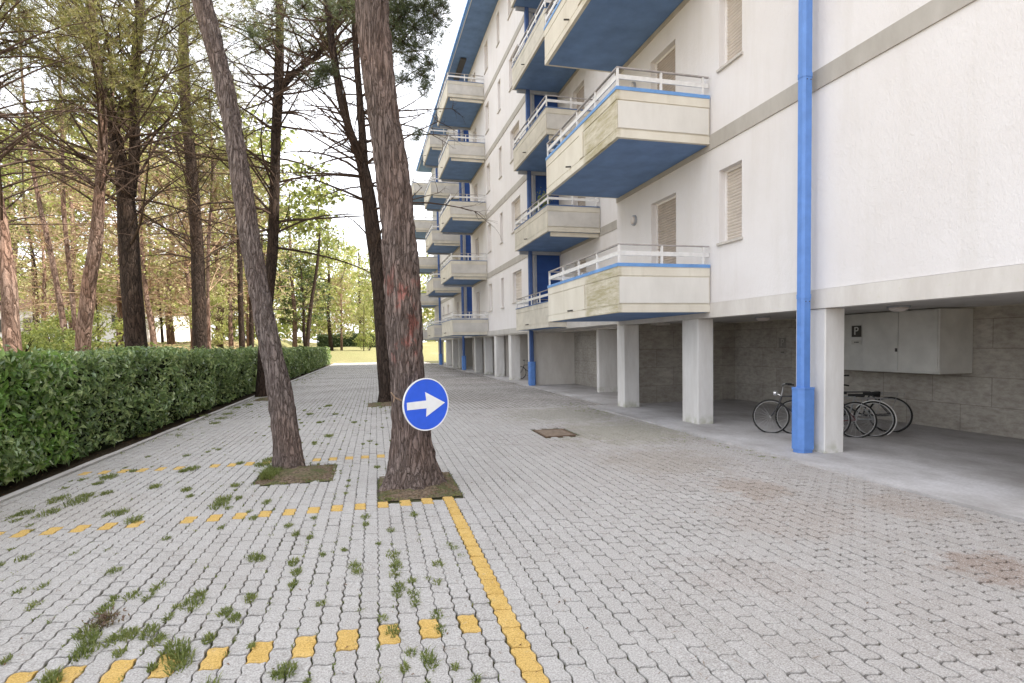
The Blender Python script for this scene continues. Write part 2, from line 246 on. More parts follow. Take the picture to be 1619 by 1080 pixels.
M['soffit'] = simple('blue_soffit_paint', (.14, .235, .43), .7, .25, var=.16, nscale=2, bump=.1)
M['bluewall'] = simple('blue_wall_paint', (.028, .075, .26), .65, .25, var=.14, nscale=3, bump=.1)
M['pipe'] = simple('blue_pipe_paint', (.11, .24, .58), .42, .4, var=.1, nscale=7)
M['rail'] = simple('white_rail_paint', (.68, .67, .66), .45, .4, var=.1, nscale=9)
M['railtop'] = simple('greyed_top_rail', (.36, .33, .32), .45, .4, var=.2, nscale=9)
M['greypost'] = simple('grey_post_paint', (.34, .36, .40), .6, .3)
M['shutter'] = simple('beige_shutter', (.58, .52, .46), .6, .3, var=.08)
M['shutterdark'] = simple('tan_shutter', (.44, .38, .33), .6, .3, var=.1)
M['frame'] = simple('white_reveal_paint', (.76, .74, .73), .7, .25, var=.05)
M['sill'] = simple('stone_sill', (.52, .49, .45), .7, .3, var=.15, nscale=20)
M['dark'] = simple('dark_metal', (.06, .055, .05), .5, .4)
M['lampglass'] = simple('frosted_lamp_glass', (.62, .57, .54), .3, .5, var=.05)
M['cabinet'] = simple('grey_cabinet_paint', (.56, .56, .54), .6, .3, var=.12, nscale=2.5)
M['ceil'] = simple('carport_ceiling_paint', (.50, .48, .45), .85, .2, var=.15, nscale=1.5, bump=.1)
# block wall (world coords, faces in X or Y)
def blockwall(name, horiz):
    t = NT(name, .9, .15)
    g = t.N('ShaderNodeNewGeometry'); s = t.N('ShaderNodeSeparateXYZ'); t.L(g.outputs['Position'], s.inputs[0])
    cb = t.N('ShaderNodeCombineXYZ'); t.L(s.outputs[horiz], cb.inputs[0]); t.L(s.outputs[2], cb.inputs[1])
    b = t.N('ShaderNodeTexBrick'); b.offset = .5; t.L(cb.outputs[0], b.inputs[0])
    b.inputs['Scale'].default_value = 1; b.inputs['Brick Width'].default_value = .98; b.inputs['Row Height'].default_value = .47
    b.inputs['Mortar Size'].default_value = .008; b.inputs['Mortar Smooth'].default_value = .5; b.inputs['Bias'].default_value = 0
    b.inputs['Color1'].default_value = (.49, .465, .42, 1); b.inputs['Color2'].default_value = (.54, .515, .465, 1); b.inputs['Mortar'].default_value = (.36, .335, .30, 1)
    st = t.ramp(t.noise(t.pos((1, 1, 1)), 1.4, 8, .7), [(.3, (.68, .66, .65)), (.7, (1.0, 1.0, 1.0))])
    st = t.mix(1, st, t.ramp(t.noise(t.pos((1, 1, 2.5)), 7, 6, .7), [(.35, (.72, .70, .70)), (.6, (1.0, 1.0, 1.0))]), 'MULTIPLY')
    t.base(t.mix(1, b.outputs['Color'], st, 'MULTIPLY'))
    t.bump(t.math('ADD', t.math('MULTIPLY', b.outputs['Fac'], -1.5), t.noise(t.pos(), 25, 5)), .4, .008); return t.m
M['blocks_y'] = blockwall('concrete_blocks_along_lane', 1); M['blocks_x'] = blockwall('concrete_blocks_across_lane', 0)
t = NT('carport_concrete_floor', .85, .2)
n = t.noise(t.pos((1, .6, 1)), 1.2, 8, .7); k = t.noise(t.pos(), 30, 4)
t.base(t.mix(t.ramp(n, [(.35, 0.0), (.65, .75)]), t.ramp(k, [(.3, (.47, .455, .46)), (.7, (.58, .565, .57))]), (.27, .25, .235)))
t.bump(k, .3, .004); M['floor'] = t.m
# pavers
def paver_mat(name, yellow=False):
    t = NT(name, .9, .2)
    g = t.N('ShaderNodeNewGeometry'); r = g.outputs['Random Per Island']
    big = t.noise(t.pos(), .35, 5, .6); fine = t.noise(t.pos(), 160, 3, .7); mid = t.noise(t.pos(), 14, 5, .65)
    s = t.N('ShaderNodeSeparateXYZ'); t.L(g.outputs['Position'], s.inputs[0])
    grey = t.ramp(r, [(0, (.44, .425, .41)), (.5, (.46, .446, .432)), (1, (.48, .466, .452))])
    # the drive side is warmer and browner
    warm = t.math('MULTIPLY', t.ramp(t.math('MULTIPLY', s.outputs[0], .2), [(.25, 0.0), (.75, 1.0)]), t.ramp(big, [(.3, .3), (.65, 1.0)]))
    c = t.mix(warm, grey, t.ramp(r, [(0, (.41, .375, .35)), (1, (.455, .42, .40))]))
    def spot(x, y, rad, colr, amt, c):
        dx = t.math('SUBTRACT', s.outputs[0], x); dy = t.math('SUBTRACT', s.outputs[1], y)
        d = t.math('SQRT', t.math('ADD', t.math('MULTIPLY', dx, dx), t.math('MULTIPLY', dy, dy)))
        d = t.math('ADD', d, t.math('MULTIPLY', t.math('SUBTRACT', t.noise(t.pos(), 3.2, 6, .7), .5), rad*2.6))
        f = t.math('MULTIPLY', t.ramp(t.math('DIVIDE', d, rad), [(.55, 1.0), (1.0, 0.0)]), amt)
        return t.mix(f, c, colr)
    c = spot(4.2, 2.95, .36, (.27, .18, .13), .6, c)
    c = spot(4.05, 5.3, .5, (.33, .25, .19), .5, c)
    c = spot(3.7, 4.4, .75, (.36, .30, .26), .4, c)
    c = spot(4.9, 4.2, .5, (.36, .29, .24), .4, c)
    c = spot(-2.9, 6.6, .9, (.42, .38, .34), .3, c)
    c = spot(4.5, 9.4, 1.5, (.29, .28, .19), .5, c)
    c = spot(4.4, 12.2, 1.6, (.27, .26, .19), .5, c)
    c = spot(3.9, 6.9, 1.0, (.33, .29, .24), .5, c)
    c = spot(3.0, 17.5, 2.2, (.30, .28, .25), .5, c)
    c = spot(2.6, 3.3, .5, (.36, .31, .28), .35, c)
    if yellow:
        wear = t.ramp(t.noise(t.pos(), 22, 6, .72), [(.60, 0.0), (.74, .8)])
        y = t.ramp(t.noise(t.pos(), 4, 4), [(.3, (.60, .39, .11)), (.7, (.68, .47, .17))])
        c = t.mix(wear, y, c)
    dirt = t.ramp(mid, [(.55, 0.0), (.8, .35)])
    c = t.mix(dirt, c, (.22, .2, .17) if not yellow else (.45, .27, .07))
    agg = t.noise(t.pos(), 105, 2, .8)
    c = t.mix(t.ramp(fine, [(.35, .0), (.7, .6)]), c, t.mix(1, c, (.58, .58, .58), 'MULTIPLY'))
    c = t.mix(t.ramp(agg, [(.50, 0.0), (.62, .65)]), c, t.mix(1, c, (.55, .53, .52), 'MULTIPLY'))
    c = t.mix(t.ramp(agg, [(.34, .75), (.46, 0.0)]), c, (.60, .59, .585) if not yellow else (.68, .48, .19))
    blot = t.noise(t.pos((1, .5, 1)), 1.1, 7, .68)
    c = t.mix(t.ramp(blot, [(.5, 0.0), (.72, .4)]), c, t.mix(1, c, (.74, .70, .66), 'MULTIPLY'))
    t.base(c); t.bump(t.math('ADD', fine, t.math('MULTIPLY', mid, .9)), .7, .005); return t.m
M['paver'] = paver_mat('grey_paver'); M['yellow'] = paver_mat('yellow_painted_paver', True)
t = NT('joint_sand', .95, .1); n = t.noise(t.pos(), 1.1, 6, .7); g2 = t.noise(t.pos(), 40, 4)
t.base(t.mix(t.ramp(n, [(.35, 0.0), (.65, .8)]), t.ramp(g2, [(.3, (.04, .032, .026)), (.7, (.085, .068, .052))]), (.10, .115, .05))); t.bump(g2, .5, .01); M['joint'] = t.m
t = NT('pit_soil', .95, .1); g2 = t.noise(t.pos(), 35, 6, .7); n = t.noise(t.pos(), 4, 5, .7)
t.base(t.mix(t.ramp(n, [(.45, 0.0), (.62, .8)]), t.ramp(g2, [(.35, (.06, .042, .03)), (.62, (.26, .20, .145))]), (.09, .11, .04))); t.bump(g2, .9, .03); M['soil'] = t.m
t = NT('hedge_bed_soil', .95, .1); g2 = t.noise(t.pos(), 28, 6, .7)
t.base(t.ramp(g2, [(.3, (.035, .028, .02)), (.7, (.10, .08, .055))])); t.bump(g2, .9, .03); M['bed'] = t.m
t = NT('kerb_concrete', .9, .2); g2 = t.noise(t.pos(), 50, 5, .7); n = t.noise(t.pos(), 2, 5)
t.base(t.mix(t.ramp(g2, [(.4, 0.0), (.8, .4)]), t.ramp(n, [(.3, (.46, .44, .43)), (.7, (.56, .545, .54))]), (.3, .28, .26))); t.bump(g2, .3, .004); M['kerb'] = t.m
# park ground
t = NT('park_ground', .95, .1)
n = t.noise(t.pos(), .16, 6, .62); g2 = t.noise(t.pos(), 9, 6, .75)
c = t.ramp(g2, [(.3, (.26, .18, .10)), (.7, (.46, .35, .21))])
gr = t.ramp(g2, [(.3, (.13, .135, .06)), (.7, (.25, .235, .12))])
s = t.N('ShaderNodeSeparateXYZ'); t.L(t.pos(), s.inputs[0])
lawn = t.ramp(t.math('MULTIPLY', t.math('ADD', s.outputs[1], t.math('MULTIPLY', s.outputs[0], 1.6)), .01), [(.38, 0.0), (.46, 1.0)])
f = t.math('MAXIMUM', t.ramp(n, [(.48, 0.0), (.56, 1.0)]), t.math('MULTIPLY', lawn, t.ramp(n, [(.32, .2), (.45, .95)])))
t.base(t.mix(f, c, gr)); t.bump(g2, .8, .05); M['ground'] = t.m
# bark
def bark(name, plate, plate2, crack, sc=1.0, red=False, bs=.9, zs=.21):
    t = NT(name, .95, .15)
    v = t.pos((1, 1, zs)); w = t.N('ShaderNodeMapping'); t.L(v, w.inputs[0])
    nz = t.noise(v, 9*sc, 4, .6); vm = t.N('ShaderNodeVectorMath', operation='ADD'); 
    cx = t.N('ShaderNodeCombineXYZ'); t.L(t.math('MULTIPLY', nz, .22/sc), cx.inputs[0]); t.L(t.math('MULTIPLY', nz, .12/sc), cx.inputs[1]); t.L(t.math('MULTIPLY', t.noise(v, 5*sc, 3), .2/sc), cx.inputs[2])
    t.L(v, vm.inputs[0]); t.L(cx.outputs[0], vm.inputs[1])
    d = t.voro(vm.outputs[0], 17*sc, 'DISTANCE_TO_EDGE'); d0 = d; cell = t.voro(vm.outputs[0], 17*sc, 'F1', 'Color')
    sp = t.N('ShaderNodeSeparateColor'); t.L(cell, sp.inputs[0])
    fi = t.noise(t.pos((1, 1, .5)), 70*sc, 5, .7)
    big = t.noise(t.pos((1, 1, .5)), 1.7, 3)
    c = t.mix(sp.outputs[0], plate, plate2)
    c = t.mix(t.ramp(fi, [(.35, 0.0), (.75, .55)]), c, tuple(x*.55 for x in plate))
    c = t.mix(t.ramp(big, [(.45, 0.0), (.7, .5)]), c, tuple(x*y for x, y in zip(plate2, (1.15, .95, .85))))
    if red:
        s = t.N('ShaderNodeSeparateXYZ'); t.L(t.pos(), s.inputs[0])
        mk = t.math('MULTIPLY', t.ramp(t.noise(t.pos((1, 1, .5)), 5, 5, .7), [(.52, 0.0), (.6, .8)]),
                    t.ramp(t.math('MULTIPLY', s.outputs[2], .2), [(.27, 0.0), (.31, 1.0), (.44, 1.0), (.52, 0.0)]))
        c = t.mix(mk, c, (.42, .16, .13))
    brk = t.ramp(t.noise(v, 13*sc, 4, .7), [(.3, .25), (.6, .95)])
    c = t.mix(t.math('MULTIPLY', t.ramp(d, [(.0, 1.0), (.13, 0.0)]), brk), c, crack)
    fis = t.noise(t.pos((1, 1, .10)), 55*sc, 5, .75, .5)
    c = t.mix(t.ramp(fis, [(.52, 0.0), (.66, .6)]), c, crack)
    t.base(c)
    h = t.math('ADD', t.ramp(d, [(0, 0.0), (.2, 1.0)]), t.math('MULTIPLY', t.math('SUBTRACT', fi, fis), .5)); t.bump(h, bs, .03); return t.m
M['barkA'] = bark('pine_bark_near', (.215, .165, .145), (.33, .265, .24), (.06, .042, .034), 1.5, True, 1.0, .11)
M['barkB'] = bark('pine_bark_leaning', (.23, .185, .17), (.34, .285, .26), (.07, .05, .042), 1.5, False, 1.0, .13)
M['bark'] = bark('pine_bark_dark', (.05, .035, .028), (.085, .062, .05), (.014, .01, .008), .8)
M['barkred'] = bark('pine_bark_reddish', (.17, .11, .085), (.38, .275, .225), (.06, .032, .02), .8)
M['twig'] = simple('dead_twig_bark', (.075, .052, .04), .95, .1, var=.4, nscale=3)
M['twigtan'] = simple('pale_twig_bark', (.34, .24, .16), .95, .1, var=.3, nscale=2)
M['needle'] = leafmat('pine_needles_olive', (.045, .05, .018), (.09, .095, .03), (.17, .13, .05), .25)
M['needlebrown'] = leafmat('pine_needles_brown', (.10, .075, .032), (.18, .145, .06), (.20, .20, .065), .3)
M['needledark'] = leafmat('pine_needles_grey_green', (.035, .055, .035), (.06, .085, .05), (.11, .12, .06), .2)
M['leafyel'] = leafmat('sunlit_leaves', (.14, .175, .045), (.27, .31, .085), (.47, .47, .17), .4)
M['leaftan'] = leafmat('tan_dry_foliage', (.31, .25, .15), (.47, .40, .26), (.42, .42, .20), .4)
M['leafgreen'] = leafmat('mid_green_leaves', (.08, .115, .035), (.16, .20, .06), (.28, .30, .10), .35)
M['leafdark'] = leafmat('dark_evergreen_leaves', (.018, .035, .015), (.035, .06, .028), (.07, .10, .04), .2)
M['hedge'] = leafmat('hedge_leaves', (.05, .10, .035), (.16, .245, .09), (.42, .50, .22), .22, .28, 1.1, .7)
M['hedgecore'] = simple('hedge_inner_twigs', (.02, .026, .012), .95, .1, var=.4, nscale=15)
M['grass'] = leafmat('grass_tuft_blades', (.07, .10, .03), (.15, .19, .055), (.28, .29, .10), .3, nscale=5)
M['weedbrown'] = leafmat('withered_weed', (.08, .045, .04), (.14, .08, .06), (.15, .15, .06), .2)
# ------------------------------------------------------------------ paving
def sstep(a, b, x): x = min(1, max(0, (x-a)/(b-a))); return x*x*(3-2*x)
AL = .022; CA, SA = math.cos(AL), math.sin(AL)
def st_to_xy(s, t): return s*CA + t*SA, -s*SA + t*CA
def xy_to_st(x, y): return x*CA - y*SA, x*SA + y*CA
KERB_S = -3.98
BW, BL = .1118, .2236
PITS = [(-.02, .88, 5.99, 7.22), (-1.47, -.53, 7.13, 8.18), (-.30, .72, 15.6, 16.75), (-3.75, -2.95, 18.8, 19.9)]
COVERS = [(2.80, 3.36, 9.38, 10.17)]
def build_paving():
    X_MAX_N, X_MAX_F, T_SLAB = 5.43, 5.95, 13.3
    V, F, MI = [], [], []
    vo = 0
    ys = [3.2, 5.93, 8.64]
    s_line = .70
    ncol0 = math.ceil((KERB_S + .62 - s_line)/BW)
    cols = range(ncol0 - 5, 50)
    allv = []; faces = []; mids = []
    for k in cols:
        sc = s_line + k*BW
        ph = 0 if k % 2 == 0 else .5
        # align even columns so that a brick is centred on t = 3.2
        t0 = 3.2 - BL*20
        near_n = 7
        r = 0
        while True:
            tc = t0 + (r + ph)*BL; r += 1
            if tc > 61.5: break
            if sc - BW/2 < KERB_S + .02: 
                if sc + BW/2 < KERB_S + .06: break
            x, y = st_to_xy(sc, tc)
            lim = 5.53 if y < 13.3 else 6.08
            if x + BW/2 > lim + .03*math.sin(y*1.3): continue
            if any(a < sc < b and c_ < tc < d for a, b, c_, d in PITS): continue
            if any(a - .03 < sc < b + .03 and c_ - .08 < tc < d + .08 for a, b, c_, d in COVERS): continue
            yel = 0
            if k == 0 and tc < 5.99: yel = 1
            elif k % 2 == 0 and k <= 0:
                for q, row in enumerate(ys):
                    if abs(tc - (t0 + round((row - t0)/BL)*BL)) < .02:
                        lo = -2.2 if q == 0 else -9
                        yel = 1 if (sc < .6 and random.random() > (-1, .03, .12 if sc < -.5 else .6)[q]) else 0
            near = tc < 14
            g = (.0024 + random.random()**2*.0062 if near else .0055)*(1 + .75*sstep(1.0, 4.2, x))
            if near and random.random() < .12: g += .004*random.random()
            if near:
                m = 13
                u = np.linspace(-.5, .5, m)
                tt = u*(BL - g*2)
                wob = .0062*np.sin(4*PI*(tc + tt - 3.2)/BL)
                L = np.stack([wob - BW/2 + g*.8, tt], 1); R = np.stack([wob + BW/2 - g*.8, tt], 1)
                e = np.linspace(0, 1, 5)[1:-1]
                def end(i):
                    a, b = L[i], R[i]; p = a[None]*(1-e[:, None]) + b[None]*e[:, None]; p[:, 1] += .0085*np.sin(2*PI*e); return p
                ring = np.concatenate([R, end(-1)[::-1], L[::-1], end(0)], 0)
            else:
                u = np.array([-.5, -.375, -.125, .125, .375, .5]); tt = u*(BL - g*2); wob = .0062*np.sin(4*PI*(tc + tt - 3.2)/BL)
                ring = np.concatenate([np.stack([wob + BW/2 - g*.8, tt], 1), np.stack([wob - BW/2 + g*.8, tt], 1)[::-1]], 0)
            drift_s = .007*noise.noise(Vector((sc*.5, tc*.35, 0))); drift_t = .02*noise.noise(Vector((sc*.3, tc*.22, 5))) + .004*(random.random()-.5)
            if near and random.random() < .05: drift_t += .006*(random.random()-.5)
            rot_ = (random.random()-.5)*.03; S = sc + ring[:, 0] - ring[:, 1]*rot_ + drift_s + .002*(random.random()-.5)
            T_ = tc + ring[:, 1] + ring[:, 0]*rot_ + drift_t
            xx = S*CA + T_*SA; yy = -S*SA + T_*CA
            tx, ty = (random.random()-.5)*.03, (random.random()-.5)*.022
            und = .018*noise.noise(Vector((x*.45, y*.45, 3)))
            z = und + ring[:, 0]*tx + ring[:, 1]*ty + (random.random()-.5)*.004
            n = len(ring)
            if near:
                cx_, cy_ = xx.mean(), yy.mean()
                sh = 1 - .045
                top = np.stack([cx_ + (xx-cx_)*sh, cy_ + (yy-cy_)*(1-.022), z], 1)
                mid = np.stack([xx, yy, z - .004], 1); bot = np.stack([xx, yy, z - .03], 1)
                allv.append(np.concatenate([top, mid, bot], 0))
                faces.append(list(range(vo, vo+n))); mids.append(yel)
                for j in range(n):
                    j2 = (j+1) % n
                    faces.append([vo+j, vo+n+j, vo+n+j2, vo+j2]); faces.append([vo+n+j, vo+2*n+j, vo+2*n+j2, vo+n+j2]); mids += [yel, yel]
                vo += 3*n
            else:
                allv.append(np.stack([xx, yy, z], 1)); faces.append(list(range(vo, vo+n))); mids.append(yel); vo += n
    me = np_mesh('pavement', np.concatenate(allv, 0), faces, [M['paver'], M['yellow']], mids)
    o = link('pavement', me); tag(o, kind='structure')
build_paving()
def sheet(name, poly, z, mat, kind='structure'):
    m = MB(); m.add([(x, y, z) for x, y in poly], [tuple(range(len(poly)))]); return tag(m.build(name, mat), kind=kind)
def strip_poly(s0, s1, t0, t1): return [st_to_xy(s0, t0), st_to_xy(s1, t0), st_to_xy(s1, t1), st_to_xy(s0, t1)]
# bed under the pavers
def undul_sheet(name, s0, s1, t0, t1, z, amp, mat, ns, nt):
    vs = []; fs = []
    for i in range(nt+1):
        for j in range(ns+1):
            s = s0+(s1-s0)*j/ns; t_ = t0+(t1-t0)*i/nt; x, y = st_to_xy(s, t_)
            vs.append((x, y, z + .018*noise.noise(Vector((x*.45, y*.45, 3))) + amp*noise.noise(Vector((x*5, y*5, 0)))))
    for i in range(nt):
        for j in range(ns): a = i*(ns+1)+j; fs.append((a, a+1, a+ns+2, a+ns+1))
    return tag(link(name, np_mesh(name, vs, fs, [mat], smooth=True)), kind='structure')
undul_sheet('paving_bed', KERB_S, 6.6, -4, 61.6, -.019, .006, M['joint'], 60, 330)
for i, (a, b, c_, d) in enumerate(PITS[:]):
    m = MB(); n_ = 26; vs = []; fs = []
    for iy in range(n_+1):
        for ix in range(n_+1):
            x, y = st_to_xy(a+.02+(b-a-.04)*ix/n_, c_+.02+(d-c_-.04)*iy/n_)
            u, w = ix/n_*2-1, iy/n_*2-1
            h = .065*max(0, 1-(u*u+w*w)) + .02*noise.noise(Vector((x*9, y*9, 1))) + .006*noise.noise(Vector((x*30, y*30, 1)))
            vs.append((x, y, -.004 + h*(1-max(abs(u), abs(w))**6)))
    for iy in range(n_):
        for ix in range(n_): q = iy*(n_+1)+ix; fs.append((q, q+1, q+n_+2, q+n_+1))
    tag(link('tree_pit', np_mesh('tree_pit', vs, fs, [M['soil']], smooth=True)), kind='structure')
# kerb strip, in lengths with joints
m = MB()
t_ = -3
while t_ < 61:
    L_ = 1.0; p = strip_poly(KERB_S-.10, KERB_S-.004, t_+.004, t_+L_-.004); dz = random.uniform(-.004, .004)
    m.add([(x, y, .012+dz) for x, y in p] + [(x, y, -.15) for x, y in p], [(0,1,2,3),(0,4,5,1),(1,5,6,2),(2,6,7,3),(3,7,4,0)]); t_ += L_
tag(m.build('kerb', M['kerb']), kind='structure')
# drain covers
for i, (a, b, c_, d) in enumerate(COVERS):
    cx, cy = st_to_xy((a+b)/2, (c_+d)/2)
    e = empty('drain_cover', (cx, cy, 0), -AL, label=('large rusty framed drain cover set in the paving', 'smaller pale drain cover near the concrete slab edge')[i], cat='drain cover')
    w, h = (b-a)/2, (d-c_)/2; z0, z1 = -.02, .008
    m = MB(); f_ = .035
    m.box(-w, w, -h, -h+f_, z0, z1); m.box(-w, w, h-f_, h, z0, z1); m.box(-w, -w+f_, -h+f_, h-f_, z0, z1); m.box(w-f_, w, -h+f_, h-f_, z0, z1)
    me = m.mesh('frame', simple('rusty_iron', (.13, .085, .06), .8, .3, var=.4, nscale=18, bump=.3)); o = bpy.data.objects.new('frame', me); COL.objects.link(o); o.parent = e
    m = MB(); m.box(-w+f_, w-f_, -h+f_, h-f_, z0, .002)
    for q in range(1, 6): m.box(-w+f_+.02, w-f_-.02, -h+f_+(2*h-2*f_)*q/6-.008, -h+f_+(2*h-2*f_)*q/6+.008, .002, .006)
    me = m.mesh('lid', simple('dull_iron_lid', (.22, .17, .13) if i == 0 else (.34, .32, .29), .85, .2, var=.3, nscale=14, bump=.3)); o = bpy.data.objects.new('lid', me); COL.objects.link(o); o.parent = e
# hedge bed
vs = []; fs = []; nt, ns = 260, 12
for i in range(nt+1):
    for j in range(ns+1):
        s = KERB_S-.10-2.4*(j/ns); t_ = -4+66*i/nt; x, y = st_to_xy(s, t_)
        vs.append((x, y, -.05 + .03*noise.noise(Vector((x*4, y*4, 0))) + (0 if j < 7 else .12*(j-6)/6)))
for i in range(nt):
    for j in range(ns): a = i*(ns+1)+j; fs.append((a, a+1, a+ns+2, a+ns+1)[::-1])
tag(link('soil_bed', np_mesh('soil_bed', vs, fs, [M['bed']], smooth=True)), kind='structure')
# terrain: one sheet that dips under the paved lane and rises behind the hedge
def terr(x, y):
    s, t_ = xy_to_st(x, y)
    side = sstep(-6.4, -10.5, s) if s < -6.4 else 0
    far = sstep(59, 84, t_)
    h = side*(1.45 + .35*noise.noise(Vector((x*.09, y*.09, 2))) + .9*sstep(24, 60, math.hypot(x, y)))
    hf = far*(2.0 + .5*noise.noise(Vector((x*.07, y*.07, 9)))) + .35*sstep(60, 64, t_)*max(0, noise.noise(Vector((x*.2, y*.2, 4))))
    h += .62*math.exp(-((x+2.0)**2/34+(y-68)**2/16)) + .35*math.exp(-((x-4.0)**2/12+(y-71)**2/10))
    h = max(h, hf + .5*math.exp(-((x+2.0)**2/34+(y-68)**2/16))) + .05*noise.noise(Vector((x*.6, y*.6, 1)))*max(side, far)
    inside = (s > KERB_S-2.3) and t_ < 60.8
    base = -.30 if inside else (-.30 + .34*sstep(KERB_S-2.2, KERB_S-2.6, s) if s < -6.1 and t_ < 61 else .02)
    if s > -6.1 and t_ >= 60.8: base = -.06+.06*sstep(60.8, 63, t_)
    return base + h
xs = np.unique(np.concatenate([np.linspace(-400, -40, 19), np.linspace(-40, 60, 160), np.linspace(60, 400, 18)]))
ys_ = np.unique(np.concatenate([np.linspace(-200, -10, 12), np.linspace(-10, 110, 190), np.linspace(110, 900, 24)]))
vs = [(x, y, terr(x, y)) for y in ys_ for x in xs]; nx = len(xs)
fs = [(j*nx+i, j*nx+i+1, (j+1)*nx+i+1, (j+1)*nx+i) for j in range(len(ys_)-1) for i in range(nx-1)]
tag(link('ground', np_mesh('ground', vs, fs, [M['ground']], smooth=True)), kind='structure')

# ------------------------------------------------------------------ building
B = empty('apartment_building', (6.3, 0, 0), label='five storey white apartment building with blue balcony undersides over an open carport', cat='apartment building')
W1, W2, W3 = 6.10, 7.44, 6.33
ZB, FH = 2.122, 2.971
ZROOF = 17.02
YS, YE = -9.0, 51.3
XB = 16.0
def facade(X, Y0, Y1, Z0, Z1, ops, reveal=.165):
    """wall plane facing -X with openings (y0,y1,z0,z1) and their reveals"""
    ysx = sorted({Y0, Y1} | {v for o in ops for v in o[:2]}); zsx = sorted({Z0, Z1} | {v for o in ops for v in o[2:4]})
    m = MB()
    for i in range(len(ysx)-1):
        for j in range(len(zsx)-1):
            a, b, c_, d = ysx[i], ysx[i+1], zsx[j], zsx[j+1]
            if any(o[0] <= a+1e-6 and b <= o[1]+1e-6 and o[2] <= c_+1e-6 and d <= o[3]+1e-6 for o in ops): continue
            m.quad((X, a, c_), (X, a, d), (X, b, d), (X, b, c_))
    for a, b, c_, d in [o[:4] for o in ops]:
        r = X+reveal
        m.quad((X, b, c_), (X, b, d), (r, b, d), (r, b, c_)); m.quad((X, a, c_), (r, a, c_), (r, a, d), (X, a, d))
        m.quad((X, a, d), (r, a, d), (r, b, d), (X, b, d)); m.quad((X, a, c_), (X, b, c_), (r, b, c_), (r, a, c_))
    return m.build('wall', M['stucco'], B)
def window(X, a, b, c_, d, door=False, mat='shutter', near=True):
    r = X+.15
    m = MB(); f_ = .035
    m.box(r-.03, r+.02, a+.001, a+f_, c_+.001, d-.001); m.box(r-.03, r+.02, b-f_, b-.001, c_+.001, d-.001); m.box(r-.03, r+.02, a+f_, b-f_, d-.04, d-.001)
    w = m.build('door' if door else 'window', M['frame'], B)
    m = MB(); z = c_+.004; p = .055 if near else .12
    while z < d-.045:
        z2 = min(z+p, d-.04)
        m.add([(r-.002, a+f_, z), (r-.002, b-f_, z), (r-.014, b-f_, z+p*.5), (r-.014, a+f_, z+p*.5), (r+.005, b-f_, z2-.002), (r+.005, a+f_, z2-.002)], [(0,3,2,1), (3,5,4,2)]); z = z2
    m.quad((r+.006, a, c_), (r+.006, a, d), (r+.006, b, d), (r+.006, b, c_))
    m.build('shutter', M[mat], w)
    if not door:
        m = MB(); m.box(X-.045, r-.03, a-.03, b+.03, c_-.04, c_+.004, bev=.004); m.build('sill', M['sill'], w)
    return w
def vol(name, x0, x1, y0, y1, z0, z1, mat):
    return MB().box(x0, x1, y0, y1, z0, z1).build(name, mat, B)
LV = range(5)
# near block facade
ops = []
for k in LV:
    z = k*FH
    ops.append((8.24, 8.86, 3.30+z, 4.56+z)); ops.append((10.28, 11.28, 2.30+z, 4.56+z)); 
facade(W1, YS, 13.0, 2.285, ZROOF, ops)
for k in LV:
    z = k*FH; window(W1, 8.24, 8.86, 3.30+z, 4.56+z); window(W1, 10.28, 11.28, 2.30+z, 4.56+z, True, 'shutterdark')
MB().quad((W1, 13.0, 2.285), (W1, 13.0, ZROOF), (W2+.3, 13.0, ZROOF), (W2+.3, 13.0, 2.285)).build('wall', M['stucco'], B)
# recessed block
ops = []
for k in LV: ops += [(18.3, 19.4, 2.30+k*FH, 4.5+k*FH), (14.6, 15.3, 3.3+k*FH, 4.3+k*FH)]
facade(W2, 13.0, 21.0, 2.03, ZROOF, ops)
for k in LV: window(W2, 18.3, 19.4, 2.30+k*FH, 4.5+k*FH, True, 'shutterdark', False); window(W2, 14.6, 15.3, 3.3+k*FH, 4.3+k*FH, False, 'shutterdark', False)
# third block
W3W = [(22.5, 23.9, 3.38, 4.66), (25.5, 26.0, 3.3, 4.66), (27.95, 28.7, 3.3, 4.66), (31.1, 32.0, 2.30, 4.56)]
ops = [(a, b, c_+k*FH, d+k*FH) for k in LV for a, b, c_, d in W3W]
facade(W3, 21.0, 33.3, 2.285, ZROOF, ops)
for k in LV:
    for i, (a, b, c_, d) in enumerate(W3W): window(W3, a, b, c_+k*FH, d+k*FH, i == 3, 'shutterdark' if i == 3 else 'shutter', False)
# recess with blue wall, then the last block
facade(W2+.2, 33.3, 36.0, 2.03, ZROOF, [])
MB().quad((W3, 33.3, 2.285), (W3, 33.3, ZROOF), (W2+.3, 33.3, ZROOF), (W2+.3, 33.3, 2.285)).build('wall', M['stucco'], B)
W4W = [(38.0, 39.0, 2.3, 4.56), (42.6, 43.4, 3.4, 4.66), (45.2, 45.7, 3.3, 4.66)]
facade(W3, 36.0, YE, 2.285, ZROOF, [(a, b, c_+k*FH, d+k*FH) for k in LV for a, b, c_, d in W4W])
for k in LV:
    for i, (a, b, c_, d) in enumerate(W4W): window(W3, a, b, c_+k*FH, d+k*FH, i == 0, 'shutterdark' if i == 0 else 'shutter', False)
# blue painted returns facing the camera
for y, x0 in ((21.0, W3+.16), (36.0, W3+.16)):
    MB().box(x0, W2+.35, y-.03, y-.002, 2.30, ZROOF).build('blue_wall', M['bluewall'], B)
    MB().box(x0-.07, x0, y-.10, y-.002, 2.30, ZROOF).build('corner_post', M['greypost'], B)
    MB().box(W3, x0-.07, y-.03, y-.001, 2.285, ZROOF).build('corner_wall', M['stucco'], B)
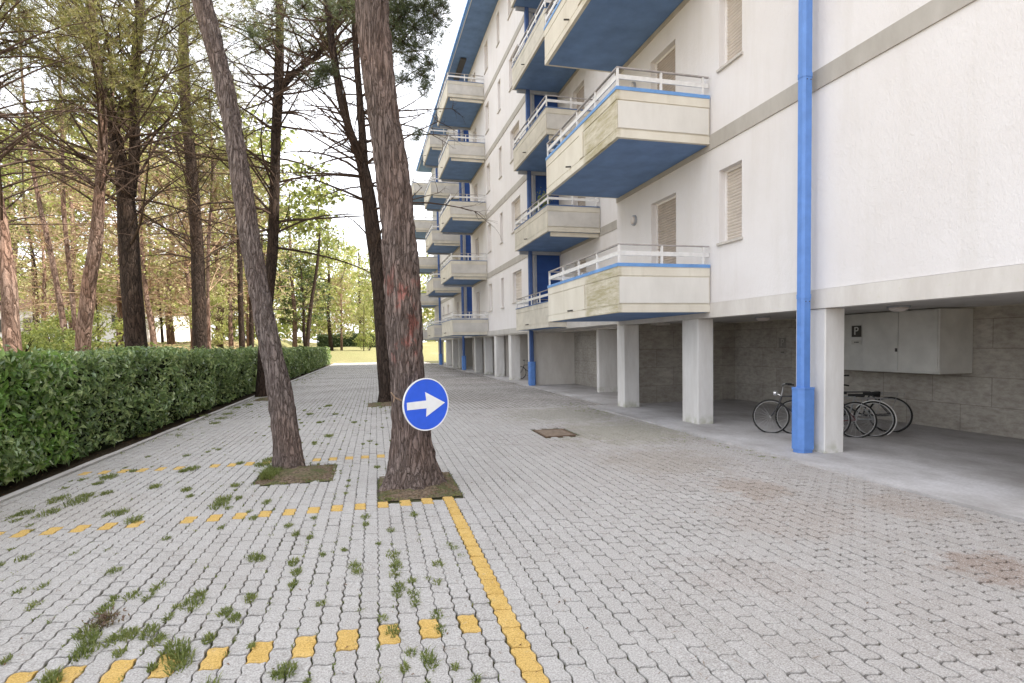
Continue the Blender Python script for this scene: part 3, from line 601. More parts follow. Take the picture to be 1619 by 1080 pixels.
# hidden body, ends and roof
MB().box(W2+.32, XB, YS, YE, 2.30, ZROOF-.01).build('inner_wall', M['stucco'], B)
for y in (YS, YE):
    MB().quad((W1 if y < 0 else W3, y, 2.285), (W2+.4, y, 2.285), (W2+.4, y, ZROOF), (W1 if y < 0 else W3, y, ZROOF)).build('end_wall', M['stucco'], B)
m = MB(); m.box(5.14, XB+.6, YS-.6, YE+.6, ZROOF+.03, ZROOF+.24); rf = m.build('roof', M['frame'], B)
MB().box(5.20, W2+.6, YS-.5, YE+.5, ZROOF+.005, ZROOF+.028).build('soffit', M['soffit'], rf)
m = MB(); m.box(5.04, 5.137, YS-.6, YE+.6, ZROOF+.08, ZROOF+.22); m.box(5.10, 5.138, YS-.6, YE+.6, ZROOF+.0, ZROOF+.07); m.build('gutter', M['blue'], rf)
MB().box(5.55, 5.85, 31.0, 36.5, ZROOF-.10, ZROOF-.01).build('soffit_duct', M['dark'], rf)
# storey bands
for k in range(0, 5):
    z0 = 2.022 + k*FH + (.0 if k == 0 else 0)
    h = .258
    def band(X, a, b, mat): MB().box(X-.022, X+.2, a, b, z0, z0+h).build('storey_band', mat, B)
    mt = M['beam'] if k == 0 else M['band']
    band(W1, YS, 13.0-.001, mt); band(W3, 21.0+.001, 33.3, mt); band(W3, 36.0+.001, YE, mt)
    if k: MB().box(W2-.02, W2+.1, 13.01, 20.96, z0, z0+h).build('storey_band', mt, B)
    else: MB().box(W2-.25, W2+.1, 13.01, 20.96, z0, z0+h).build('storey_band', mt, B)
# ceiling slab over the carport
MB().box(W1+.15, XB, YS, YE, 2.075, 2.295).build('carport_ceiling', M['ceil'], B)
m = MB(); m.box(W1+.18, W1+.5, YS, 13.3, 2.045, 2.074); m.build('carport_ceiling', M['beam'], B)
# pillars
for (X, a, b, w) in ((W1, 6.47, 7.02, .33), (W1, 9.53, 10.08, .34), (W1, 12.66, 13.06, .40), (W1, 3.4, 3.95, .33), (W1, .3, .85, .33), (W1, -3, -2.45, .33), (W1, -6, -5.45, .33),
                  (W3, 24.4, 24.85, .42), (W3, 27.3, 27.75, .42), (W3, 29.9, 30.3, .42), (W3, 32.6, 33.0, .42), (W3, 38.4, 38.8, .4), (W3, 41.2, 41.6, .4), (W3, 44.4, 44.8, .4), (W3, 48.9, 49.3, .4)):
    MB().box(X+.004, X+w, a, b, -.02, 2.021 if X == W1 else 2.021, bev=.012).build('pillar', M['pillar'], B)
# carport walls
MB().quad((9.68, YS, 0), (9.68, YS, 2.07), (9.68, 13.36, 2.07), (9.68, 13.36, 0)).build('back_wall', M['blocks_y'], B)
MB().box(6.52, 9.9, 13.36, 13.5, 0, 2.074).build('cross_wall', M['blocks_x'], B)
MB().box(8.0, 8.2, 13.5, 21.0, 0, 2.02).build('back_wall', M['blocks_y'], B)
MB().box(7.27, 8.0, 16.9, 17.1, 0, 2.02, bev=.01).build('fin_wall', M['pillar'], B)
MB().box(6.16, 8.0, 20.98, 21.14, 0, 2.02).build('cross_wall', M['beam'], B)
MB().box(9.9, 10.1, 21.1, YE, 0, 2.07).build('back_wall', M['blocks_y'], B)
for y in (27.35, 33.05, 36.0, 42.0, 47.0): MB().box(W3+.5, 9.9, y+.02, y+.16, 0, 2.072).build('cross_wall', M['beam'], B)
# carport floor
fl = MB(); fl.box(5.45, 16, YS, 13.35, -.3, .028); fl.box(6.05, 16, 13.352, YE+.5, -.3, .022)
tag(fl.build('carport_floor', M['floor']), kind='structure')

# balconies
def balcony(x0, x1, ya, yb, z, strip=True, far=False, mossy=False, nl=4, nside=2):
    g = z; h = .79; th = .08
    m = MB()
    def ring(o, z0, z1, th_=th):   # three sided parapet, o = how far proud
        m.box(x0-o, x0+th_, ya-o, yb+o, z0, z1); m.box(x0+th_, x1-.002, ya-o, ya+th_, z0, z1); m.box(x0+th_, x1-.002, yb-th_, yb+o, z0, z1)
    ring(0, g, g+.128); ring(-.012, g+.128, g+.148); ring(-.004, g+.148, g+.62); ring(-.014, g+.62, g+.634); ring(0, g+.634, g+h)
    m.box(x0+th, x1-.002, ya+th, yb-th, g+.02, g+.16)
    b = m.build('balcony', M['balcony_far' if far else 'balcony'], B)
    MB().box(x0+.07, x1-.004, ya+.07, yb-.07, g-.006, g+.0195).build('soffit', M['soffit'], b)
    # pale end panel, a little proud
    mm = MB(); mm.box(x0+.02, x1-.03, ya-.010, ya-.0042, g+.16, g+.61); mm.build('end_panel', M['panel_far' if far else 'panel'], b)
    mm = MB(); o = .012; cz = .032 if far else .058
    mm.box(x0-o, x0+th+.01, ya-o, yb+o, g+h, g+h+cz); mm.box(x0+th+.01, x1-.002, ya-o, ya+th+.01, g+h, g+h+cz); mm.box(x0+th+.01, x1-.002, yb-th-.01, yb+o, g+h, g+h+cz)
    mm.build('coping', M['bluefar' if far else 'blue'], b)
    r = MB(); zt = g+1.181; xc, yc, yd = x0+.035, ya+.035, yb-.035
    for (p, q) in (((xc, yc), (xc, yd)), ((xc, yc), (x1, yc)), ((xc, yd), (x1, yd))):
        d = Vector((q[0]-p[0], q[1]-p[1], 0)).normalized()
        if abs(d.y) > .5: r.box(p[0]-.012, p[0]+.012, p[1], q[1], g+.985, g+1.06)
        else: r.box(p[0], q[0]-.004, p[1]-.012, p[1]+.012, g+.985, g+1.06)
    ps = [(xc, yc+(yd-yc)*i/nl) for i in range(nl+1)] + [(xc+(x1-.12-xc)*i/nside, yy) for i in range(1, nside+1) for yy in (yc, yd)]
    for x, y in ps: r.box(x-.018, x+.018, y-.018, y+.018, g+h+cz, zt-.02)
    rr = r.build('railing', M['rail'], b)
    tr = MB(); tr.box(xc-.024, xc+.024, yc-.024, yd+.024, zt-.02, zt); tr.box(xc+.024, x1-.004, yc-.022, yc+.022, zt-.02, zt); tr.box(xc+.024, x1-.004, yd-.022, yd+.022, zt-.02, zt)
    tr.build('top_rail', M['railtop'], b)
    dr = MB(); dr.tube([(x0+.02, (ya*.42+yb*.58), g+.17), (x0-.11, (ya*.42+yb*.58), g+.155)], .018, 8); dr.build('drain_spout', M['dark'], b)
    if strip:
        MB().box(x0+.14, x1-.004, ya+.09, ya+.17, g-.13, g-.008).build('edge_beam', M['balcony'], b)
        MB().box(x0+.14, x1-.004, yb-.17, yb-.09, g-.13, g-.008).build('edge_beam', M['greypost'], b)
    return b
for k in LV:
    z = ZB + k*FH
    balcony(4.286, W1-.024, 9.10, 12.94, z, strip=False)
    balcony(5.656, W2-.024, 17.04, 20.95, z, strip=k > 0, far=True)
    balcony(4.458, W3-.024, 28.91, 32.9, z, strip=k > 0, far=True)
    balcony(4.42, W3-.024, 36.3, 40.2, z, strip=k > 0, far=True)
    balcony(4.36, W3-.024, 47.3, 51.1, z, strip=k > 0, far=True)
# vertical joint strip on the long parapet of the near balconies
for k in range(3):
    z = ZB+k*FH; MB().box(4.268, 4.2855, 10.62, 10.80, z+.15, z+.62).build('parapet_rib', M['balcony'], B)
# downpipes
def pipe(x, y, ztop=ZROOF, rz=0.0, mt='pipefar'):
    p = empty('downpipe', (x, y, 0)); p.parent = B; p.matrix_parent_inverse = world_of(B).inverted()
    def octo(w, d, c): return [(-w+c, -d), (w-c, -d), (w, -d+c), (w, d-c), (w-c, d), (-w+c, d), (-w, d-c), (-w, -d+c)]
    def prof(pts): return [(x+a, y+b) for a, b in pts]
    m = MB(); m.prism(prof(octo(.078, .07, .03)), .90, ztop, axis='z'); u = m.build('upper_pipe', M[mt], p)
    m = MB(); m.prism(prof(octo(.138, .115, .06)), .075, .93, axis='z'); m.prism(prof(octo(.124, .10, .055)), .03, .0745, axis='z'); m.prism(prof(octo(.143, .12, .062)), .915, .934, axis='z'); m.build('pipe_guard', M['pipe'], p)
    m = MB()
    for zz in (2.12, 5.1, 8.07):
        for q in (-.03, .03): m.tube([(x+q, y-.070, zz), (x+q, y-.077, zz)], .008, 8)
    m.build('rivet', M['dark'], p)
    m = MB()
    for zz in (2.16, 5.14, 8.11, 11.1, 14.0): MB().prism(prof(octo(.083, .075, .032)), zz, zz+.06, axis='z').build('pipe_collar', M[mt], p)
    return p
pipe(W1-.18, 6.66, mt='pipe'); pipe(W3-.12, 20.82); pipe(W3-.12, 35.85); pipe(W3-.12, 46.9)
# round wall lamps on the balcony walls (move with nothing else: things of their own)
for k in range(0, 3):
    e = empty('wall_lamp', (W1, 12.05, 4.38+k*FH), label=('round bulkhead lamp on the wall of the lowest near balcony', 'round bulkhead lamp on the wall of the second near balcony', 'round bulkhead lamp on the wall of the third near balcony')[k], cat='lamp')
    m = MB(); m.tube([(W1-.001, 12.05, 4.38+k*FH), (W1-.045, 12.05, 4.38+k*FH)], .115, 24); m.build('lamp_base', M['greypost'], e)
    m = MB(); m.tube([(W1-.045, 12.05, 4.38+k*FH), (W1-.075, 12.05, 4.38+k*FH), (W1-.09, 12.05, 4.38+k*FH)], [.095, .08, .03], 24); m.build('lamp_glass', M['lampglass'], e, True)
# carport ceiling lamps
for (x, y, lb) in ((7.75, 6.82, 'round ceiling lamp in front of the grey cabinet'), (7.9, 10.0, 'round ceiling lamp between the two nearest pillars')):
    e = empty('ceiling_lamp', (x, y, 2.075), label=lb, cat='lamp')
    m = MB(); m.tube([(x, y, 2.074), (x, y, 2.05)], .15, 28); m.build('lamp_base', M['greypost'], e)
    m = MB(); m.tube([(x, y, 2.05), (x, y, 2.02), (x, y, 1.995), (x, y, 1.985)], [.135, .12, .08, .02], 28); m.build('lamp_glass', M['lampglass'], e, True)
# hung grey cabinet
e = empty('meter_cabinet', (9.3, 7.9, 1.0), label='large pale grey cabinet hung high on the carport back wall', cat='cabinet')
MB().box(8.97, 9.675, 7.16, 8.62, 1.0, 2.06, bev=.006).build('cabinet_body', M['cabinet'], e)
for a, b in ((7.19, 7.88), (7.89, 8.59)): MB().box(8.955, 8.969, a, b, 1.035, 2.04, bev=.004).build('door', M['cabinet'], e)
MB().box(8.940, 8.954, 7.895, 7.93, 1.36, 1.42).build('handle', M['dark'], e)
MB().box(9.02, 9.675, 8.624, 9.5, 1.0, 2.06, bev=.006).build('side_panel', M['cabinet'], e)
def text_mesh(s, size, mat, ext=.002):
    cu = bpy.data.curves.new('t', 'FONT'); cu.body = s; cu.size = size; cu.extrude = ext; cu.align_x = 'CENTER'; cu.align_y = 'CENTER'
    ob = bpy.data.objects.new('t', cu); COL.objects.link(ob); bpy.context.view_layer.update()
    me = bpy.data.meshes.new_from_object(ob.evaluated_get(bpy.context.evaluated_depsgraph_get())); bpy.data.objects.remove(ob); me.materials.clear(); me.materials.append(mat); return me
def psign(x, y, z, lab, dark=True, s=1.0):
    e = empty('parking_sign', (x, y, z), label=lab, cat='sign')
    MB().box(x-.006, x, y-.13*s, y+.13*s, z-.13*s, z+.13*s).build('panel', M['dark'] if dark else simple('grey_sign', (.26, .25, .23)), e)
    me = text_mesh('P', .26*s, simple('pale_letter', (.6, .6, .58) if dark else (.42, .40, .37)))
    o = link('letter', me); o.matrix_world = Matrix.Translation((x-.009, y, z)) @ Matrix(((0,0,-1,0),(-1,0,0,0),(0,1,0,0),(0,0,0,1))); mw = o.matrix_world.copy(); o.parent = e; o.matrix_parent_inverse = world_of(e).inverted(); o.matrix_basis = mw
    m = MB(); m.box(x-.006, x, y-.13*s, y+.13*s, z-.30*s, z-.20*s); pl = m.build('plate', simple('pale_plate', (.50, .49, .46) if dark else (.33, .31, .28)), e)
    m = MB()
    for q in (-.05, -.01, .035): m.box(x-.009, x-.0065, y+q*s-.014, y+q*s+.014, z-.262*s, z-.238*s)
    m.build('small_text', M['dark'], pl)
psign(9.012, 8.80, 1.735, 'black parking sign with white P beside the grey cabinet', True, .82)
psign(9.672, 11.55, 1.53, 'faded parking sign on the block wall behind the bicycle', False, .9)
# ------------------------------------------------------------------ round arrow sign
SGN = Vector((.42, -.907, .02)).normalized(); SC0 = Vector((.655, 6.235, .965))
e = empty('arrow_sign', SC0, label='round blue traffic sign with white right arrow fixed to the big pine trunk', cat='traffic sign')
ux = Vector((-SGN.y, SGN.x, 0)).normalized(); uz = SGN.cross(ux); uz = uz if uz.z > 0 else -uz
if ux.x < 0: ux = -ux
R_ = .287
def sp(a, b, d): return tuple(SC0 + ux*a + uz*b + SGN*d)
def disc(name, r, d0, d1, mat, par, inner=0, N=72):
    m = MB(); vs = []
    for d in (d0, d1):
        for i in range(N): a = 2*PI*i/N; vs.append(sp(r*math.cos(a), r*math.sin(a), d))
    if inner:
        for d in (d0, d1):
            for i in range(N): a = 2*PI*i/N; vs.append(sp(inner*math.cos(a), inner*math.sin(a), d))
        fs = []
        for i in range(N):
            j = (i+1) % N; fs += [(i, j, N+j, N+i), (N+i, N+j, 3*N+j, 3*N+i), (3*N+i, 3*N+j, 2*N+j, 2*N+i)]
    else: fs = [tuple(range(N))[::-1], tuple(range(N, 2*N))] + [(i, (i+1) % N, (i+1) % N+N, i+N) for i in range(N)]
    m.add(vs, fs); return m.build(name, mat, par)
sb = simple('sign_blue', (.03, .115, .72), .35, .5, var=.08, nscale=8); sw = simple('sign_white', (.80, .82, .84), .35, .5, var=.04, nscale=10); sg = simple('sign_back_grey', (.3, .3, .31), .6, .4)
disc('disc', R_-.012, -.004, .003, sb, e); disc('rim', R_, -.008, .006, sw, e, inner=R_-.013)
ar = [(-.83, -.15), (.0, -.15), (-.035, -.47), (.83, .0), (-.035, .47), (.0, .15), (-.83, .13)]
an = math.radians(.5); m = MB(); pts = [((a*math.cos(an)-b*math.sin(an))*R_, (a*math.sin(an)+b*math.cos(an))*R_) for a, b in ar]
n = len(pts); m.add([sp(a, b, .0032) for a, b in pts] + [sp(a, b, .0055) for a, b in pts], [tuple(range(n, 2*n))] + [(i, (i+1) % n, (i+1) % n+n, i+n) for i in range(n)]); m.build('arrow', sw, e)
m = MB()
for zz in (-.12, .12): m.tube([sp(-.16, zz, -.009), sp(.13, zz, -.009)], .012, 6)
m.tube([sp(0, -.2, -.02), sp(0, .2, -.02)], .014, 6); m.build('bracket', sg, e)
e = empty('broken_branch_stub', (.36, 6.42, 1.08), label='short pale broken twig sticking out of the trunk left of the round sign', cat='twig')
m = MB(); m.tube([(.40, 6.42, 1.0), (.33, 6.37, 1.04), (.29, 6.34, 1.10)], [.012, .009, .006], 6); m.tube([(.33, 6.37, 1.04), (.31, 6.38, .99)], [.008, .004], 5); m.build('twig', M['twigtan'], e)

# ------------------------------------------------------------------ bicycles
def bicycle(rear, front, lean, label, frame_m, tyre_m, guard_m, lamp=True, saddle_h=.93, scale=.84):
    dx, dy = front[0]-rear[0], front[1]-rear[1]; yaw = math.atan2(dy, dx); z0 = .03
    e = empty('bicycle', (rear[0], rear[1], z0), label=label, cat='bicycle')
    e.rotation_euler = (lean, 0, yaw); e.scale = (scale, scale, scale)
    mw = world_of(e)
    def put(m, name, mat, par=e, smooth=False):
        me = m.mesh(name, mat, smooth); o = bpy.data.objects.new(name, me); COL.objects.link(o); o.parent = par; return o
    Rw = .325; WB = 1.05
    for hx, hy in ((0, 0), (WB, 0)):
        m = MB(); m.torus((hx, 0, Rw), Rw-.012, .009, (0,1,0), 44, 6)
        for q in range(20):
            a = 2*PI*q/20; sy = .02 if q % 2 else -.02
            m.tube([(hx, sy, Rw), (hx+(Rw-.02)*math.cos(a), 0, Rw+(Rw-.02)*math.sin(a))], .0016, 3, cap=False)
        m.tube([(hx, -.04, Rw), (hx, .04, Rw)], .018, 8)
        w = put(m, 'wheel', M['rimsteel']); m = MB(); m.torus((hx, 0, Rw), Rw+.004, .018, (0,1,0), 48, 8); t_ = bpy.data.objects.new('tyre', m.mesh('tyre', tyre_m, True)); COL.objects.link(t_); t_.parent = w
    bb = (.43, 0, .29); st = (.31, 0, .76); hd0 = (.86, 0, .74); hd1 = (.90, 0, .60)
    m = MB()
    for a, b, r in ((bb, st, .015), (bb, hd1, .017), (st, hd0, .014), (hd0, hd1, .019)): m.tube([a, b], r, 8)
    for sy in (-.05, .05): m.tube([(bb[0], sy*.5, bb[2]), (0, sy, Rw)], .010, 6); m.tube([(st[0], sy*.4, st[2]-.03), (0, sy, Rw)], .008, 6); m.tube([(hd1[0], sy*.6, hd1[2]), (.96, sy, .47), (WB, sy, Rw)], .010, 6)
    put(m, 'frame', frame_m)
    m = MB(); m.tube([st, (.285, 0, saddle_h-.05)], .012, 8)
    vs = []; N = 14
    prof = [(-.13, .085), (-.10, .10), (-.03, .08), (.04, .035), (.10, .022), (.15, .012)]
    top = [(.28+x, y, saddle_h) for x, y in prof] + [(.28+x, -y, saddle_h) for x, y in prof[::-1]]
    bot = [(x, y*1.08, z-.045) for x, y, z in top]; n = len(top)
    m.add(top+bot, [tuple(range(n))[::-1], tuple(range(n, 2*n))] + [(i, (i+1) % n, (i+1) % n+n, i+n) for i in range(n)])
    put(m, 'saddle', M['rubber'])
    m = MB(); m.tube([hd0, (.83, 0, .93)], .012, 8)
    for s_ in (-1, 1): m.tube([(.83, 0, .93), (.85, s_*.10, .96), (.80, s_*.24, .99), (.68, s_*.28, .98)], .011, 8)
    hb = put(m, 'handlebar', M['rimsteel'])
    m = MB()
    for s_ in (-1, 1): m.tube([(.77, s_*.252, .988), (.66, s_*.285, .98)], .016, 8)
    o = bpy.data.objects.new('grips', m.mesh('grips', M['rubber'])); COL.objects.link(o); o.parent = hb
    m = MB(); m.torus((bb[0], .045, bb[2]), .09, .006, (0,1,0), 28, 5)
    for q in range(5): a = 2*PI*q/5; m.tube([(bb[0], .045, bb[2]), (bb[0]+.09*math.cos(a), .045, bb[2]+.09*math.sin(a))], .005, 4)
    m.tube([bb, (bb[0]+.11, .07, bb[2]-.12)], .008, 6); m.tube([bb, (bb[0]-.11, -.07, bb[2]+.12)], .008, 6)
    m.box(bb[0]+.06, bb[0]+.15, .07, .14, bb[2]-.135, bb[2]-.11); m.box(bb[0]-.15, bb[0]-.06, -.14, -.07, bb[2]+.11, bb[2]+.135)
    m.tube([(0, .045, Rw+.03), (bb[0], .045, bb[2]+.09)], .004, 4); m.tube([(0, .045, Rw-.03), (bb[0], .045, bb[2]-.09)], .004, 4)
    put(m, 'crank', M['rimsteel'])
    if guard_m is not None:
        for hx, a0, a1 in ((0, -2.5, .95), (WB, -.55, 1.25)):
            m = MB(); N = 26; vs = []; fs = []
            for i in range(N+1):
                a = a0+(a1-a0)*i/N
                for y, rr in ((-.028, .352), (-.018, .366), (.018, .366), (.028, .352)): vs.append((hx+rr*math.sin(a), y, Rw+rr*math.cos(a)))
            for i in range(N):
                for j in range(3): fs.append((i*4+j, i*4+j+1, i*4+j+5, i*4+j+4))
            m.add(vs, fs); put(m, 'mudguard', guard_m)
    # rear rack
    m = MB()
    for sy in (-.055, .055): m.tube([(.22, sy, .73), (-.22, sy, .73)], .006, 5); m.tube([(0, sy, Rw), (-.12, sy, .73)], .005, 5)
    for xx in (.12, 0, -.12, -.22): m.tube([(xx, -.055, .73), (xx, .055, .73)], .005, 5)
    put(m, 'rack', M['rimsteel'])
    if lamp:
        m = MB(); m.tube([(.93, 0, .80), (.96, 0, .80), (1.0, 0, .80), (1.01, 0, .80)], [.02, .045, .05, .03], 14); m.tube([(.88, 0, .76), (.95, 0, .79)], .007, 5); put(m, 'headlamp', M['chrome'])
    return e
M['rimsteel'] = simple('dull_steel', (.34, .34, .34), .4, .5, metal=.6); M['chrome'] = simple('chrome_lamp', (.8, .8, .8), .2, .5, metal=.8)
M['rubber'] = simple('black_rubber', (.02, .02, .02), .8, .3); M['fblack'] = simple('black_frame_paint', (.03, .03, .035), .4, .5); M['fgrey'] = simple('grey_frame_paint', (.3, .32, .33), .4, .5)
M['whiteguard'] = simple('white_mudguard', (.86, .86, .84), .4, .5, var=.05); M['fred'] = simple('dark_red_frame_paint', (.12, .03, .035), .4, .5)
bicycle((7.28, 7.60), (6.66, 8.22), .10, 'dark bicycle with chrome headlamp, its front wheel left of the blue pipe', M['fblack'], M['rubber'], None, saddle_h=.84)
bicycle((7.56, 7.38), (6.94, 8.0), .14, 'black bicycle whose rear wheel shows just right of the nearest pillar', M['fred'], M['rubber'], None, False, .86)
bicycle((7.90, 7.36), (7.26, 7.96), .2, 'bicycle with white rear mudguard and chrome frame right of the pillar', M['fgrey'], M['rubber'], M['whiteguard'], saddle_h=.80)
bicycle((8.52, 7.62), (7.9, 8.25), .42, 'black bicycle leaning over nearest the block wall', M['fblack'], M['rubber'], None, False, .74, .92)
bicycle((7.6, 24.6), (6.85, 25.35), .1, 'small distant bicycle between far pillars beside the second blue pipe', M['fblack'], M['rubber'], None, False)

# ------------------------------------------------------------------ foliage helpers (numpy)
def unit(v): return v/np.maximum(1e-9, np.linalg.norm(v, axis=-1, keepdims=True))
def leaves(P, Nrm, size, aspect=.42, droop=.2, jit=.9):
    """rhombic folded leaves at P with rough normals"""
    n = len(P); Nn = unit(Nrm + jit*RNG.normal(size=(n, 3))*.6); a = unit(np.cross(Nn, RNG.normal(size=(n, 3)))); b = np.cross(Nn, a)
    s = (size*(.65+.7*RNG.random(n)))[:, None]
    base = P - a*s*.5; tip = P + a*s*.5 - Nn*s*droop; l = P + b*s*aspect*.5 + Nn*s*.08; r = P - b*s*aspect*.5 + Nn*s*.08
    V = np.stack([base, l, tip, r], 1).reshape(-1, 3); F = np.arange(4*n).reshape(n, 4); return V, F
def cards(P, size, jit=1):
    n = len(P); a = unit(RNG.normal(size=(n, 3))); b = unit(np.cross(a, RNG.normal(size=(n, 3)))); s = (size*(.6+.8*RNG.random(n)))[:, None]
    V = np.stack([P-a*s*.5, P+b*s*.28+a*s*.05, P+a*s*.5, P-b*s*.28-a*s*.1], 1).reshape(-1, 3); return V, np.arange(4*n).reshape(n, 4)
def needles(P, D_, k, length, width):
    """k needles fanning from each point"""
    n = len(P); Pk = np.repeat(P, k, 0); Dk = unit(np.repeat(D_, k, 0)*.9 + RNG.normal(size=(n*k, 3))*.75)
    w = unit(np.cross(Dk, RNG.normal(size=(n*k, 3))))*width*.5; L = (length*(.6+.6*RNG.random(n*k)))[:, None]
    st = Pk + RNG.normal(size=(n*k, 3))*length*.12
    V = np.stack([st-w, st+w, st+Dk*L+w*.3, st+Dk*L-w*.3], 1).reshape(-1, 3); return V, np.arange(4*n*k).reshape(n*k, 4)

# ------------------------------------------------------------------ hedge
def hedge():
    e = empty('hedge', (-4.6, 20, 0), label='long clipped dark green leafy hedge along the left kerb', cat='hedge')
    P = []; Nn = []; SZ = []
    def surf(t0, t1, per_m, size):
        n = int((t1-t0)*per_m); t_ = t0+(t1-t0)*RNG.random(n); q = RNG.random(n)*(1.6+1.25+.5)
        s = np.empty(n); z = np.empty(n); nx_ = np.zeros((n, 3))
        for i in range(n):
            b = .22*noise.noise(Vector((t_[i]*.9, q[i]*1.4, 0))) + .06*noise.noise(Vector((t_[i]*3, q[i]*3, 7)))
            dep = RNG.random()**1.3*.26
            if q[i] < 1.6: z[i] = .03+q[i]*.98; s[i] = KERB_S-.27 + b + .06*math.sin(q[i]*2) - dep; nx_[i] = (1, 0, .25)
            elif q[i] < 2.85: s[i] = KERB_S-.34-(q[i]-1.6); z[i] = 1.56 + b*.9 + .05*noise.noise(Vector((t_[i]*.35, 3, 3))) - dep; nx_[i] = (.1, 0, 1)
            else: s[i] = KERB_S-1.62; z[i] = 1.6-(q[i]-2.85)*1.5 - dep*.3; nx_[i] = (-1, 0, .3)
            if q[i] < 1.6 and z[i] < .14: s[i] -= (.14-z[i])*1.0
        x = s*CA + t_*SA; y = -s*SA + t_*CA
        P.append(np.stack([x, y, z], 1)); Nn.append(nx_); SZ.append(np.full(n, size))
    surf(1.0, 7.5, 2700, .10); surf(7.5, 13, 2000, .10); surf(13, 22, 1300, .115); surf(22, 35, 700, .15); surf(35, 57.5, 420, .21)
    # stray shoots standing over the top
    n = 900; t_ = 1+30*RNG.random(n)**1.3; s = KERB_S-.35-1.1*RNG.random(n); z = 1.58+.13*RNG.random(n)**2
    P.append(np.stack([s*CA+t_*SA, -s*SA+t_*CA, z], 1)); Nn.append(np.tile([.2, 0, 1.], (n, 1))); SZ.append(np.full(n, .08))
    # big glossy leaves nearest the camera
    P = np.concatenate(P); Nn = np.concatenate(Nn); SZ = np.concatenate(SZ)
    keep = np.array([noise.noise(Vector((p[0]*2.2, p[1]*2.2, p[2]*2.6))) > -.38 + .25*RNG.random() or True if RNG.random() < .35 else noise.noise(Vector((p[0]*2.2, p[1]*2.2, p[2]*2.6))) > -.30 for p in P]); P, Nn, SZ = P[keep], Nn[keep], SZ[keep]*(.85+.5*RNG.random(keep.sum()))
    V, F = leaves(P, Nn, SZ, .45)
    me = np_mesh('foliage', V, F, [M['hedge']]); link('foliage', me, e)
    n = 3600; t_ = 3.0+6.5*RNG.random(n)**1.3; q = RNG.random(n); s = KERB_S-.24 - .12*RNG.random(n); z = .1+1.5*q
    V, F = leaves(np.stack([s*CA+t_*SA, -s*SA+t_*CA, z], 1), np.tile([1, -.2, .35], (n, 1)), np.full(n, .13), .42)
    link('laurel_leaves', np_mesh('laurel_leaves', V, F, [leafmat('laurel_leaves', (.07, .15, .03), (.15, .29, .06), (.30, .44, .12), .25, .3, 1.5, .5)]), e)
    # inner twigs volume
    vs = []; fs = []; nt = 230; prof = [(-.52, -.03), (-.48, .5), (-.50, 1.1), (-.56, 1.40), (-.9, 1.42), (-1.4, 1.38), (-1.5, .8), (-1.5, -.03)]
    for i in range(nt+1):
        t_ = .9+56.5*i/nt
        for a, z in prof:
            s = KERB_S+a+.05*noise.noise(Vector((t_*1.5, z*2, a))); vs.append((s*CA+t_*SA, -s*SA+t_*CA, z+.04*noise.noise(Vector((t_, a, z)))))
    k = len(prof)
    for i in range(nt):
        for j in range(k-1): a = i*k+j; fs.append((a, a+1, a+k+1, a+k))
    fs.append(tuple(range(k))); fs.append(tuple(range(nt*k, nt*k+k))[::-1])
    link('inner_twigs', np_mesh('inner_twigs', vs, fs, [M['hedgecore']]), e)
hedge()

